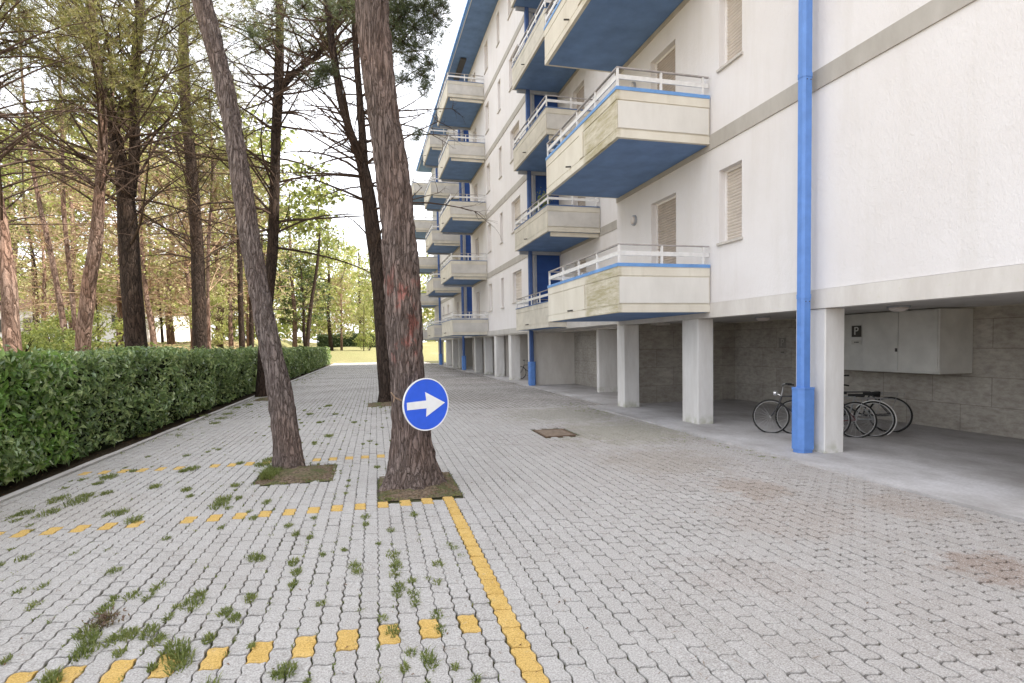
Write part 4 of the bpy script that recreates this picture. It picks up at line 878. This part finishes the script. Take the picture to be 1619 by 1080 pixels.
# ------------------------------------------------------------------ weeds in the joints
def tufts():
    Vs = []; n0 = 0
    def tuft(x, y, w, nb, hmax, zoff=0):
        nonlocal n0
        a = RNG.random(nb)*2*PI; rr = RNG.random(nb)**.7*w*.5
        px = x+rr*np.cos(a)*.8; py = y+rr*np.sin(a)*1.6
        lean = RNG.normal(size=(nb, 2))*.55+np.stack([np.cos(a), np.sin(a)], 1)*.5
        h = hmax*(.4+.7*RNG.random(nb)); wd = .0022+.0022*RNG.random(nb)
        b = RNG.random(nb)*2*PI; wx = np.cos(b)*wd; wy = np.sin(b)*wd; z = np.full(nb, -.008+zoff)
        p0 = np.stack([px-wx, py-wy, z], 1); p1 = np.stack([px+wx, py+wy, z], 1)
        mx = np.stack([px+lean[:, 0]*h*.35, py+lean[:, 1]*h*.35, z+h*.7], 1); W = np.stack([wx, wy, wx*0], 1)
        tp = np.stack([px+lean[:, 0]*h*.95, py+lean[:, 1]*h*.95, z+h*(.75+.25*RNG.random(nb))], 1)
        return np.concatenate([np.stack([p0, p1, mx+W*.8, mx-W*.8], 1), np.stack([mx-W*.8, mx+W*.8, tp+W*.1, tp-W*.1], 1)], 0)
    out = []
    for x, y, w in TUFTS: w = w*.8+.01; out.append(tuft(x, y, w, int(26+min(190, w*1000)), min(.055, .020+w*.16)))
    for _ in range(230):
        s = -3.8+4.4*RNG.random(); t_ = 2.5+15*RNG.random()**1.3
        if noise.noise(Vector((s*.8, t_*.5, 2))) < -.08: continue
        s = .70+(round((s-.7)/BW-.5)+.5)*BW; x, y = st_to_xy(s, t_); w = .04+.09*RNG.random()**2; out.append(tuft(x, y, w, int(16+700*w), .018+w*.16))
    for _ in range(900):      # small sprigs in joints, denser on the left half
        s = -3.7+4.3*RNG.random(); t_ = 2.6+16*RNG.random()**1.4; s = .70+(round((s-.7)/BW-.5)+.5)*BW
        x, y = st_to_xy(s, t_); out.append(tuft(x, y, .02+.05*RNG.random()**2, int(4+9*RNG.random()), .012+.02*RNG.random()**2))
    for _ in range(190):      # line of weeds along the slab edge and around the far pits
        t_ = 6.5+8*RNG.random(); s = 5.0+.38*RNG.random() - .7*RNG.random()**2*(t_ > 8); x, y = st_to_xy(s, t_); out.append(tuft(x, y, .06, 10, .018))
    for _ in range(140):
        t_ = 10+30*RNG.random(); s = -3.9+.8*RNG.random()**2; x, y = st_to_xy(s, t_); out.append(tuft(x, y, .12, 14, .05))
    for a, b, c_, d in PITS:
        for _ in range(22):
            ed = RNG.integers(0, 4); u = RNG.random(); s, t_ = [(a+.03, c_+(d-c_)*u), (b-.03, c_+(d-c_)*u), (a+(b-a)*u, d-.04), (a+(b-a)*u, c_+.05)][ed]
            x, y = st_to_xy(s, t_); out.append(tuft(x, y, .08, 12, .03))
    for _ in range(26): out.append(tuft(*st_to_xy(-1.38+.14*RNG.random(), 7.45+.6*RNG.random()), .16, 60, .11))
    V = np.concatenate([o.reshape(-1, 4, 3) for o in out]).reshape(-1, 3); F = np.arange(len(V)).reshape(-1, 4)
    tag(link('joint_grass', np_mesh('joint_grass', V, F, [M['grass']])), kind='stuff')
    # one withered reddish rosette
    x, y = -1.52, 3.83
    V = np.concatenate([tuft(x, y, .15, 120, .04).reshape(-1, 3)]); P = np.stack([x+.05*RNG.normal(size=70), y+.05*RNG.normal(size=70), .01+.02*RNG.random(70)], 1)
    V2, F2 = leaves(P, np.tile([0, 0, 1.], (70, 1)), np.full(70, .035), .35)
    o = empty('withered_weed', (x, y, 0)); link('stems', np_mesh('stems', V, np.arange(len(V)).reshape(-1, 4), [M['weedbrown']]), o); link('leaves', np_mesh('leaves', V2, F2, [M['weedbrown']]), o)
    tag(o, label='reddish brown withered weed growing flat among the grey pavers', cat='weed')
tufts()
# fallen leaves and debris lying about
n = 420; t_ = 2.5+14*RNG.random(n)**1.3; s = -3.9+9.2*RNG.random(n); P = np.stack([s*CA+t_*SA, -s*SA+t_*CA, .006+.006*RNG.random(n)], 1)
P2 = np.concatenate([np.array([st_to_xy(KERB_S-.15-.45*RNG.random(), 3+14*RNG.random())+(-.02,) for _ in range(500)])])
PP = np.concatenate([np.array([st_to_xy(a+.05+(b-a-.1)*RNG.random(), c_+.05+(d-c_-.1)*RNG.random())+(.03,) for _ in range(520)]) for a, b, c_, d in PITS[:2]])
PP[:, 2] = .012+.022*RNG.random(len(PP))
Q = np.concatenate([P[:300], P2, PP]); V, F = leaves(Q, np.tile([0, 0, 1.], (len(Q), 1)), np.full(len(Q), .022), .4, jit=.35)
n = 2600; t_ = 2.3+16*RNG.random(n)**1.3; s = -3.9+6.5*RNG.random(n)**1.4; P = np.stack([s*CA+t_*SA, -s*SA+t_*CA, .004+.004*RNG.random(n)], 1)
V2, F2 = leaves(P, np.tile([0, 0, 1.], (n, 1)), np.full(n, .045), .055, droop=0, jit=.06); F = np.concatenate([F, F2+len(V)]); V = np.concatenate([V, V2])
tag(link('fallen_leaves', np_mesh('fallen_leaves', V, F, [simple('dead_leaf', (.17, .10, .055), .9, .1, var=.4, nscale=20)])), kind='stuff')
# ------------------------------------------------------------------ pines built one by one
def resample(pts, step):
    P = [Vector(p[:3]) for p in pts]; R = [p[3] for p in pts]
    out = []; rr = []
    n = len(P)
    for i in range(n-1):
        p0, p1, p2, p3 = P[max(0, i-1)], P[i], P[i+1], P[min(n-1, i+2)]
        L = (p2-p1).length; k = max(2, int(L/step))
        for j in range(k):
            t_ = j/k; q = .5*((2*p1) + (-p0+p2)*t_ + (2*p0-5*p1+4*p2-p3)*t_*t_ + (-p0+3*p1-3*p2+p3)*t_**3)
            out.append(q); rr.append(R[i]*(1-t_)+R[i+1]*t_)
    out.append(P[-1]); rr.append(R[-1]); return out, rr
def trunk_mesh(name, stems, mat, ring=20, step=.25, amp=.012, flare=0, roots=0):
    V = []; F = []
    for si, st in enumerate(stems):
        C, R = resample(st, step); o = len(V)
        seed = random.random()*50
        for i, (c, r) in enumerate(zip(C, R)):
            for j in range(ring):
                a = 2*PI*j/ring; rr = r
                if si == 0 and roots:
                    h = c.z - C[0].z
                    rr *= 1 + roots*math.exp(-h*4.5)*(.30+.70*max(0, math.cos(a*5+1.3))**1.5) 
                x, y = math.cos(a), math.sin(a)
                p = Vector((c.x+x*rr, c.y+y*rr, c.z))
                if amp > .014:
                    q = Vector((p.x*19+seed, p.y*19, p.z*4.6)); q += Vector((noise.noise(q*.6), noise.noise(q*.6+Vector((9,9,9))), 0))*.7
                    d = noise.voronoi(q)[0]; e_ = min(1, (d[1]-d[0])*2.6)
                    dd = (e_-.6)*amp + noise.noise(Vector((p.x*4, p.y*4, p.z*1.2+seed)))*amp*.9
                else: dd = noise.noise(Vector((p.x*5+seed, p.y*5, p.z*1.6)))*amp*1.6
                V.append((c.x+x*(rr+dd), c.y+y*(rr+dd), c.z))
        for i in range(len(C)-1):
            for j in range(ring): F.append((o+i*ring+j, o+i*ring+(j+1) % ring, o+(i+1)*ring+(j+1) % ring, o+(i+1)*ring+j))
        F.append(tuple(o+(len(C)-1)*ring+j for j in range(ring)))
    return np_mesh(name, V, F, [mat], smooth=True)
def branch_path(p, d, L, droop, wob, k=7):
    pts = [p.copy()]; d = d.normalized(); q = p.copy(); ph = Vector((random.uniform(-1, 1), random.uniform(-1, 1), random.uniform(-.5, .5)))
    for i in range(k):
        ph = (ph*.6 + Vector((random.gauss(0, .6), random.gauss(0, .6), random.gauss(0, .45)))*.4)
        d = (d + Vector((0, 0, -droop/k)) + ph*wob).normalized(); q = q + d*(L/k); pts.append(q.copy())
    return pts
def pine(name, label, stems, mat, z0, z1, nb, Lr, elev, crown_z, mats=('needle',), ring=16, amp=.012, roots=0, group=None, twigmat='twig', nd=9, side=None, twn=7, crown_k=1.0, ctop=None, avoid=None, rk=1.0):
    b0 = stems[0][0]; e = empty(name, (b0[0], b0[1], b0[2]), label=label, cat='pine tree')
    if group: e['group'] = group
    link('trunk', trunk_mesh('trunk', stems, mat, ring, .10 if amp > .014 else .3, amp, roots=roots), e)
    m = MB(); tips = []; dirs = []
    res = [resample(s, .2) for s in stems]
    for i in range(nb):
        C, R = random.choice(res) if len(res) > 1 else res[0]
        cand = [j for j in range(len(C)) if z0 <= C[j].z <= z1]
        if not cand: continue
        j = random.choice(cand); p = C[j]; f = (p.z-z0)/max(.1, z1-z0)
        az = random.uniform(0, 2*PI) if side is None else random.gauss(side[0], side[1])
        el = math.radians(random.uniform(*elev)); d = Vector((math.cos(az)*math.cos(el), math.sin(az)*math.cos(el), math.sin(el)))
        L = random.uniform(*Lr)*(1-.25*f)
        if avoid:
            tip = p + d*L
            if avoid(tip): continue
        r0 = min(R[j]*.28, .008+L*.0058)*rk; path = branch_path(p, d, L, random.uniform(-.25, .85), .17)
        m.tube(path, [r0*(1-.8*t_/7)+.002 for t_ in range(8)], 5, cap=False)
        nt = random.randint(twn-2, twn+3)
        for q in range(nt):
            k = random.randint(1, 7); a = path[k]; dd = (path[min(7, k+1)]-path[k-1]).normalized() if k < 7 else (path[7]-path[6]).normalized()
            td = (dd*.7 + Vector((random.gauss(0, .6), random.gauss(0, .6), random.gauss(.05, .5)))).normalized(); tl = random.uniform(.25, .9)*L*.33
            tp = branch_path(a, td, tl, random.uniform(-.3, .5), .3, 4); rr = r0*.34
            m.tube(tp, [rr, rr*.8, rr*.6, rr*.4, .0025], 3, cap=False)
            for _ in range(3):
                a2 = random.choice(tp[1:]); t2 = (td + Vector((random.gauss(0, .8), random.gauss(0, .8), random.gauss(0, .7)))).normalized()
                m.tube(branch_path(a2, t2, tl*.45, .1, .35, 3), [.004, .004, .003, .002], 3, cap=False)
            if a.z > crown_z + random.uniform(-.8, .8): tips.append(tp[-1]); dirs.append(td); tips.append(tp[2]); dirs.append(td)
    m.build('branches', M[twigmat], e)
    if tips and crown_k > 0:
        reps = max(1, int(round(3*crown_k))); T = np.repeat(np.array([tuple(t_) for t_ in tips]), reps, 0); D_ = np.repeat(np.array([tuple(t_) for t_ in dirs]), reps, 0)
        T = T + RNG.normal(size=T.shape)*.16
        Vs = []; Fs = []; mi = []; o = 0
        half = RNG.integers(0, len(mats), len(T))
        for k in range(len(mats)):
            s = half == k
            if not s.any(): continue
            V, F = needles(T[s], D_[s], nd, .17, .014); Vs.append(V); Fs.append(F+o); o += len(V); mi += [k]*len(F)
        link('crown', np_mesh('crown', np.concatenate(Vs), np.concatenate(Fs), [M[x] for x in mats], mi), e)
    return e
TR = TRUNKS
def prep(k, sink=.15, z=None):
    st = [list(s) for s in TR[k]]; b = st[0][0]
    g = terr(b[0], b[1]) if z is None else z
    st[0] = [(b[0], b[1], min(b[2], g)-sink, b[3]*1.08)] + [p for p in st[0][1:] if p[2] > min(b[2], g)-sink+.1]
    return st
def ext(st, dz, dx=0, dy=0):      # carry the stem on above the frame
    a = st[0][-1]; st[0].append((a[0]+dx, a[1]+dy, a[2]+dz, a[3]*.45)); return st
A_ = ext(prep('A', .1, 0), 3.2, -.2, .1)
pine('pine_tree', 'thick foreground pine trunk that carries the round blue arrow sign', A_, M['barkA'], 9.2, 12, 12, (1.2, 2.4), (-5, 50), 9.2, ring=72, amp=.030, roots=.42, mats=('needle', 'needledark'))
B_ = ext(prep('B', .1, 0), 3.5, -.5, 0)
pine('pine_tree', 'leaning foreground pine trunk in its square pit, left of the thick trunk', B_, M['barkB'], 9.4, 11.5, 12, (1.2, 2.4), (-5, 50), 9.4, ring=64, amp=.022, roots=.22, mats=('needle', 'needledark'))
C_ = prep('C', .1, 0)
pine('pine_tree', 'slender twin stemmed pine on the paving right behind the thick foreground trunk', C_, M['bark'], 4.2, 11.5, 95, (1.4, 3.6), (-12, 48), 11.3, ring=18, mats=('needledark',), roots=.2, rk=1.45, avoid=lambda t_: t_.x > 3.2)
D_ = prep('D', .1, 0)
pine('pine_tree', 'straight dark pine beside the kerb behind the leaning foreground trunk', D_, M['bark'], 4.8, 13.5, 125, (1.8, 4.6), (-15, 50), 11.6, ring=18, rk=1.35, mats=('needledark', 'needlebrown'), avoid=lambda t_: t_.x > 2.2)
E_ = prep('E'); F_ = prep('F'); G_ = prep('G'); H_ = prep('H')
pine('pine_tree', 'straight dark pine trunk behind the hedge, right of the forked pine', E_, M['bark'], 4.5, 15, 95, (2.0, 4.6), (0, 55), 11.0, mats=('needle', 'needlebrown'), crown_k=.9)
pine('pine_tree', 'dark forked pine behind the hedge with two rising stems', F_, M['bark'], 4.4, 11.5, 95, (2.4, 5.4), (-5, 66), 8.3, mats=('needle', 'needlebrown', 'needlebrown'), ring=22, crown_k=1.1)
pine('pine_tree', 'pinkish sunlit pine trunk leaning right, left of the forked pine', G_, M['barkred'], 5.2, 9.5, 48, (1.8, 4.6), (12, 60), 7.8, mats=('needle', 'needlebrown', 'needlebrown'), crown_k=1.0)
pine('pine_tree', 'reddish pine trunk at the far left edge behind the hedge', H_, M['barkred'], 4.0, 8.5, 60, (1.5, 4.0), (12, 60), 7.3, mats=('needle', 'needlebrown'), crown_k=.7)
thin = (('K', 'thin leaning brown trunk between the far left and the pinkish pine', 'barkred'), ('L', 'thinnest of the trunks just left of the pinkish pine', 'barkred'), ('J', 'dark forking trunk in front of the white house', 'bark'),
        ('M', 'pale upright far trunk just left of the forked pine', 'barkred'), ('N', 'thin brown far trunk just right of the forked pine', 'barkred'), ('O', 'thin dark trunk just left of the leaning foreground trunk', 'bark'),
        ('P', 'thin far trunk right of the straight dark pine', 'barkred'), ('Q', 'far thin trunk half hidden by the leaning foreground trunk', 'bark'), ('R', 'far thin trunk midway between the straight dark and the leaning trunk', 'barkred'),
        ('S', 'far dark curved trunk near the end of the hedge', 'bark'), ('U', 'far thin pale trunk above the middle of the hedge', 'barkred'))
for k, lb, mt in thin:
    st = ext(prep(k, .4), 3.5); zt = st[0][-1][2]
    pine('pine_tree', lb, st, M[mt], 3.2, zt, 34, (1.2, 2.8), (-10, 50), zt*.62, ring=10, mats=('leafyel', 'needlebrown', 'needle'), nd=7, crown_k=1.0, twigmat='twigtan' if mt == 'barkred' else 'twig')
# needle sprays hanging into the open sky from the twin stemmed pine: boughs of that tree
tree_c = [o for o in bpy.data.objects if o.get('label', '').startswith('slender twin')][0]
m = MB(); T = []; Dn = []
for x, y, z, r in SPRAYS:
    root = Vector((x-.9-.5*random.random(), y+.6, z-.5)); c = Vector((x, y, z))
    n_ = int(16+150*r*r*3)
    m.tube([root, root.lerp(c, .5)+Vector((0, 0, .08)), c], [.018, .012, .006], 4, cap=False)
    for _ in range(n_):
        q = Vector((random.gauss(0, .48), random.gauss(0, .48), random.gauss(0, .38)))*r; m.tube([c, c+q*.6+Vector((0, 0, -.02)), c+q], [.005, .004, .003], 3, cap=False)
        for _k in range(3): T.append(tuple(c+q+Vector((random.gauss(0, .05), random.gauss(0, .05), random.gauss(0, .05))))); Dn.append(tuple((q+Vector((.0, 0, .12))).normalized()))
m.build('bough', M['twig'], tree_c)
V, F = needles(np.array(T), np.array(Dn), 8, .10, .009); link('needle_sprays', np_mesh('needle_sprays', V, F, [M['needledark']]), tree_c)

# ------------------------------------------------------------------ trees of the park beyond: prototypes, then copies
def clumpcrown(n_clump, per, shape, size, mats, cr=(.6, 1.1)):
    P = []
    for i in range(n_clump):
        while True:
            q = np.array([random.uniform(-1, 1), random.uniform(-1, 1), random.uniform(-1, 1)])
            if np.linalg.norm(q) <= 1: break
        q = q/np.linalg.norm(q)*np.linalg.norm(q)**.45
        c = np.array(shape(q)); r = random.uniform(*cr); k = int(per*random.uniform(.5, 1.4))
        p = RNG.normal(size=(k, 3)); p = unit(p)*(RNG.random((k, 1))**.5)*r*np.array([1, 1, .62]); P.append(c+p)
    P = np.concatenate(P); V, F = cards(P, size)
    return np_mesh('crown', V, F, [M[x] for x in mats], RNG.integers(0, len(mats), len(F)))
def proto(kind, idx):
    e = empty('park_tree', (0, 0, 0)); H = 10.0
    cm = {'umb': ('leafyel', 'leafgreen', 'needle'), 'round': ('leafyel', 'leafyel', 'leaftan'), 'dark': ('leafdark', 'leafgreen', 'leafdark'), 'twig': ('leaftan', 'leaftan', 'leafyel'), 'shrub': ('leafyel', 'leafgreen')}[kind]
    lean = random.uniform(-.6, .6)
    if kind == 'shrub':
        me = clumpcrown(34, 60, lambda q: (q[0]*1.5, q[1]*1.5, .95+q[2]*.75), .13, cm, (.3, .5))
    elif kind == 'umb': me = clumpcrown(75, 55, lambda q: (lean+q[0]*3.0, q[1]*3.0, 7.6+q[2]*2.0), .20, cm, (.5, 1.0))
    elif kind == 'round': me = clumpcrown(90, 50, lambda q: (lean+q[0]*2.5, q[1]*2.5, 5.6+q[2]*4.0), .20, cm, (.5, .9))
    elif kind == 'dark': me = clumpcrown(80, 65, lambda q: (lean+q[0]*2.2, q[1]*2.2, 6.0+q[2]*3.4), .19, cm, (.3, .8))
    else: me = clumpcrown(150, 16, lambda q: (lean+q[0]*2.6, q[1]*2.6, 5.6+q[2]*4.2), .15, cm, (.4, .8))
    m = MB(); top = Vector((lean, 0, 9.3 if kind != 'shrub' else 1.2))
    if kind != 'shrub':
        C = [Vector((0, 0, -.5)), Vector((lean*.3+.1, .1, 2.5)), Vector((lean*.8-.1, 0, 5.5)), top]; m.tube(C, [.17, .13, .10, .04], 9)
        tm = m.mesh('trunk', M['barkred' if kind in ('twig', 'umb') else 'bark'], True)
        m = MB()
        for i in range(64 if kind == 'twig' else 30):
            f = random.uniform(.25, 1); p = C[0].lerp(top, f) + Vector((0, 0, 0)); az = random.uniform(0, 2*PI); el = math.radians(random.uniform(-5, 60))
            d = Vector((math.cos(az)*math.cos(el), math.sin(az)*math.cos(el), math.sin(el))); pth = branch_path(p, d, random.uniform(1.4, 3.0)*(1.15-.5*f), .1, .2)
            m.tube(pth, [.035*(1-q/9) for q in range(8)], 4, cap=False)
            for _ in range(9 if kind == 'twig' else 3):
                k = random.randint(2, 7); t2 = (d*.6+Vector((random.gauss(0, .6), random.gauss(0, .6), random.gauss(.1, .5)))).normalized(); m.tube(branch_path(pth[k], t2, random.uniform(.5, 1.3), .1, .3, 4), [.014, .012, .010, .008, .005], 3, cap=False)
        bm_ = m.mesh('branches', M['twigtan' if kind == 'twig' else 'twig'])
    else:
        for i in range(9): az = random.uniform(0, 2*PI); m.tube([(0, 0, -.2), (math.cos(az)*.5, math.sin(az)*.5, .7), (math.cos(az)*1.1, math.sin(az)*1.1, 1.4)], [.03, .02, .008], 5)
        tm = m.mesh('stems', M['bark']); bm_ = None
    for n_, x in (('trunk' if kind != 'shrub' else 'stem', tm), ('branches', bm_), ('crown', me)):
        if x: o = bpy.data.objects.new(n_, x); COL.objects.link(o); o.parent = e
    return e
protos = {}; used = set()
for i, (x, y, ztop, kind, spread, label) in enumerate(FARTREES):
    v = (kind, i % 2 if kind != 'dark' else 0)
    if v not in protos: protos[v] = proto(*v)
    src = protos[v]
    o = src if v not in used else copy_tree(src)
    used.add(v)
    g = terr(x, y); Hh = {'shrub': 2.0}.get(kind, 10.0); s = max(.35, (ztop-g)/Hh)
    hs = s**.75*(1.15 if kind != 'shrub' else 1)*spread if s > 1 else s*spread*1.15
    o.location = (x, y, g-.05); o.scale = (hs, hs, s); o.rotation_euler = (0, 0, random.uniform(0, 6.28))
    o.name = 'shrub' if kind == 'shrub' else 'park_tree'
    tag(o, label, 'shrub' if kind == 'shrub' else 'tree', 'shrubs in the park' if kind == 'shrub' else 'trees in the park beyond the hedge')
# far wood: a mass nobody could count
P = []
for i in range(430):
    a = math.radians(random.uniform(-66, 12)); d = random.uniform(88, 125); x, y = d*math.sin(a), d*math.cos(a); h = random.uniform(9, 15)*(1 if a > -.1 else 1.0)
    for _ in range(9):
        c = np.array([x+random.gauss(0, 2.2), y+random.gauss(0, 2.2), 1.5+h*random.random()**.6]); P.append(c+unit(RNG.normal(size=(17, 3)))*(RNG.random((17, 1))**.5)*np.array([1.6, 1.6, 1.1]))
V, F = cards(np.concatenate(P), .75)
tag(link('far_wood', np_mesh('far_wood', V, F, [M['leafgreen'], M['leafyel'], M['leaftan']], RNG.integers(0, 3, len(F)))), kind='stuff')
# leaf litter and low undergrowth in the park
n = 16000; x = RNG.uniform(-34, -7, n); y = RNG.uniform(6, 75, n); z = np.array([terr(a, b) for a, b in zip(x, y)]); k = z > .6
V, F = leaves(np.stack([x, y, z+.04], 1)[k], np.tile([0, 0, 1.], (k.sum(), 1)), np.full(k.sum(), .16), .3, jit=.9)
tag(link('undergrowth', np_mesh('undergrowth', V, F, [M['leaftan'], M['leafyel'], M['grass']], RNG.integers(0, 3, len(F)))), kind='stuff')

# low hedge closing the far lawn
e = empty('hedge', (0, 77, 2), label='low dark hedge across the far lawn beyond the end of the lane', cat='hedge')
n = 9000; x = RNG.uniform(-5.5, 5.5, n); q = RNG.random(n); y = 77 + .12*x + np.where(q < .6, -.7, RNG.uniform(-.7, .7, n)) + RNG.normal(size=n)*.08
zz = np.array([terr(a, b) for a, b in zip(x, y)]); z = zz + np.where(q < .6, RNG.uniform(0, 1.5, n), 1.5) + RNG.normal(size=n)*.06
V, F = leaves(np.stack([x, y, z], 1), np.tile([0, -1, .4], (n, 1)), np.full(n, .22), .5); link('foliage', np_mesh('foliage', V, F, [M['leafdark']]), e)
m = MB(); m.box(-5.3, 5.3, 76.5, 77.6, 1.2, 3.3); link('inner_twigs', m.mesh('inner_twigs', M['hedgecore']), e)
# potted plant on the second level of the recessed balcony
e = empty('potted_plant', (5.95, 18.3, ZB+FH+.16), label='leafy potted plant behind the railing of the recessed second level balcony', cat='potted plant')
m = MB(); zf = ZB+FH+.16; m.tube([(5.95, 18.3, zf), (5.95, 18.3, zf+.42), (5.95, 18.3, zf+.45)], [.13, .19, .2], 16); m.build('pot', simple('terracotta', (.35, .16, .09), .8, .2), e)
P = np.array([5.95, 18.3, zf+.95]) + RNG.normal(size=(420, 3))*np.array([.12, .2, .2]); V, F = leaves(P, RNG.normal(size=(420, 3)), np.full(420, .08), .4); link('foliage', np_mesh('foliage', V, F, [M['leafgreen']]), e)
# ------------------------------------------------------------------ white house seen between the trunks
(hx0, hy0, _), (hx1, hy1, _), _h = HOUSE
hc = Vector(((hx0+hx1)/2, (hy0+hy1)/2, terr((hx0+hx1)/2, (hy0+hy1)/2)-.3)); hd = Vector((hx1-hx0, hy1-hy0, 0)); hl = hd.length; ha = math.atan2(hd.y, hd.x)
e = empty('house', hc, ha, label='low white house glimpsed between the trunks at the left', cat='house')
def hput(m, name, mat, par=None):
    o = bpy.data.objects.new(name, m.mesh(name, mat)); COL.objects.link(o); o.parent = par or e; return o
m = MB(); m.box(-hl/2, hl/2, 0, 8, -1, 3.1); hput(m, 'wall', M['frame'])
m = MB(); m.prism([(-.5, 3.1), (8.5, 3.1), (4, 4.6)], -hl/2-.5, hl/2+.5, axis='x'); hput(m, 'roof', simple('brown_roof_tiles', (.20, .11, .08), .9, .2, var=.3, nscale=8))
for i in range(6):
    x = -hl/2+1.6+i*(hl-3.2)/5; m = MB(); m.box(x-.55, x+.55, -.06, -.003, 1.1, 2.4); w = hput(m, 'window', M['shutterdark']); m = MB(); m.box(x-.45, x+.45, -.075, -.062, 1.2, 2.3); hput(m, 'pane', M['dark'], w)

# ------------------------------------------------------------------ sky, sun, camera
EL, AZ = 55.0, 99.0       # elevation; compass direction of the sun, clockwise from +Y
w = bpy.data.worlds.new('World'); SC.world = w; w.use_nodes = True; nt = w.node_tree; bg = nt.nodes['Background']
sky = nt.nodes.new('ShaderNodeTexSky'); sky.sky_type = 'NISHITA'; sky.sun_disc = False; sky.sun_elevation = math.radians(EL); sky.sun_rotation = math.radians(AZ)
sky.air_density = 1.0; sky.dust_density = 3.0; sky.ozone_density = 1.0
tc = nt.nodes.new('ShaderNodeTexCoord'); mp = nt.nodes.new('ShaderNodeMapping'); mp.inputs['Scale'].default_value = (1, 1, 2.2); nz = nt.nodes.new('ShaderNodeTexNoise'); nz.inputs['Scale'].default_value = 2.2; nz.inputs['Detail'].default_value = 6
rp = nt.nodes.new('ShaderNodeValToRGB'); rp.color_ramp.elements[0].position = .3; rp.color_ramp.elements[0].color = (.62, .62, .62, 1); rp.color_ramp.elements[1].position = .65; rp.color_ramp.elements[1].color = (.92, .92, .92, 1)
mx = nt.nodes.new('ShaderNodeMix'); mx.data_type = 'RGBA'; mx.inputs[7].default_value = (CLOUD[0], CLOUD[1], CLOUD[2], 1)
nt.links.new(tc.outputs['Generated'], mp.inputs[0]); nt.links.new(mp.outputs[0], nz.inputs['Vector']); nt.links.new(nz.outputs['Fac'], rp.inputs[0]); nt.links.new(rp.outputs[0], mx.inputs['Factor'])
nt.links.new(sky.outputs[0], mx.inputs[6]); nt.links.new(mx.outputs[2], bg.inputs[0]); bg.inputs[1].default_value = .15
sl = bpy.data.lights.new('sun', 'SUN'); sl.energy = 5.0; sl.angle = math.radians(.6); sl.color = (1, .93, .82); so = bpy.data.objects.new('sun', sl); COL.objects.link(so)
sd = Vector((math.sin(math.radians(AZ))*math.cos(math.radians(EL)), math.cos(math.radians(AZ))*math.cos(math.radians(EL)), math.sin(math.radians(EL))))
so.rotation_euler = sd.to_track_quat('Z', 'Y').to_euler(); so.location = (30, 0, 40)
cam = bpy.data.cameras.new('camera'); co = bpy.data.objects.new('camera', cam); COL.objects.link(co); SC.camera = co
cam.sensor_width = 36; cam.sensor_fit = 'HORIZONTAL'; cam.lens = 36*904.27/1619; cam.shift_y = 45.876/1619; cam.clip_end = 2000; cam.clip_start = .05
rt, up, fw = (0.96732, -0.25299, -0.01716), (0.02812, 0.03975, 0.99881), (0.252, 0.96665, -0.04557)
co.matrix_world = Matrix(((rt[0], up[0], -fw[0], 0), (rt[1], up[1], -fw[1], 0), (rt[2], up[2], -fw[2], 1.6), (0, 0, 0, 1)))
vs_ = SC.view_settings; SC.display_settings.display_device = 'sRGB'; vs_.view_transform = 'Standard'; vs_.look = 'None'; vs_.gamma = 1; vs_.exposure = EXPO
SC.cycles.max_bounces = 8; SC.cycles.diffuse_bounces = 5; SC.cycles.use_denoising = True; SC.cycles.sample_clamp_indirect = 8
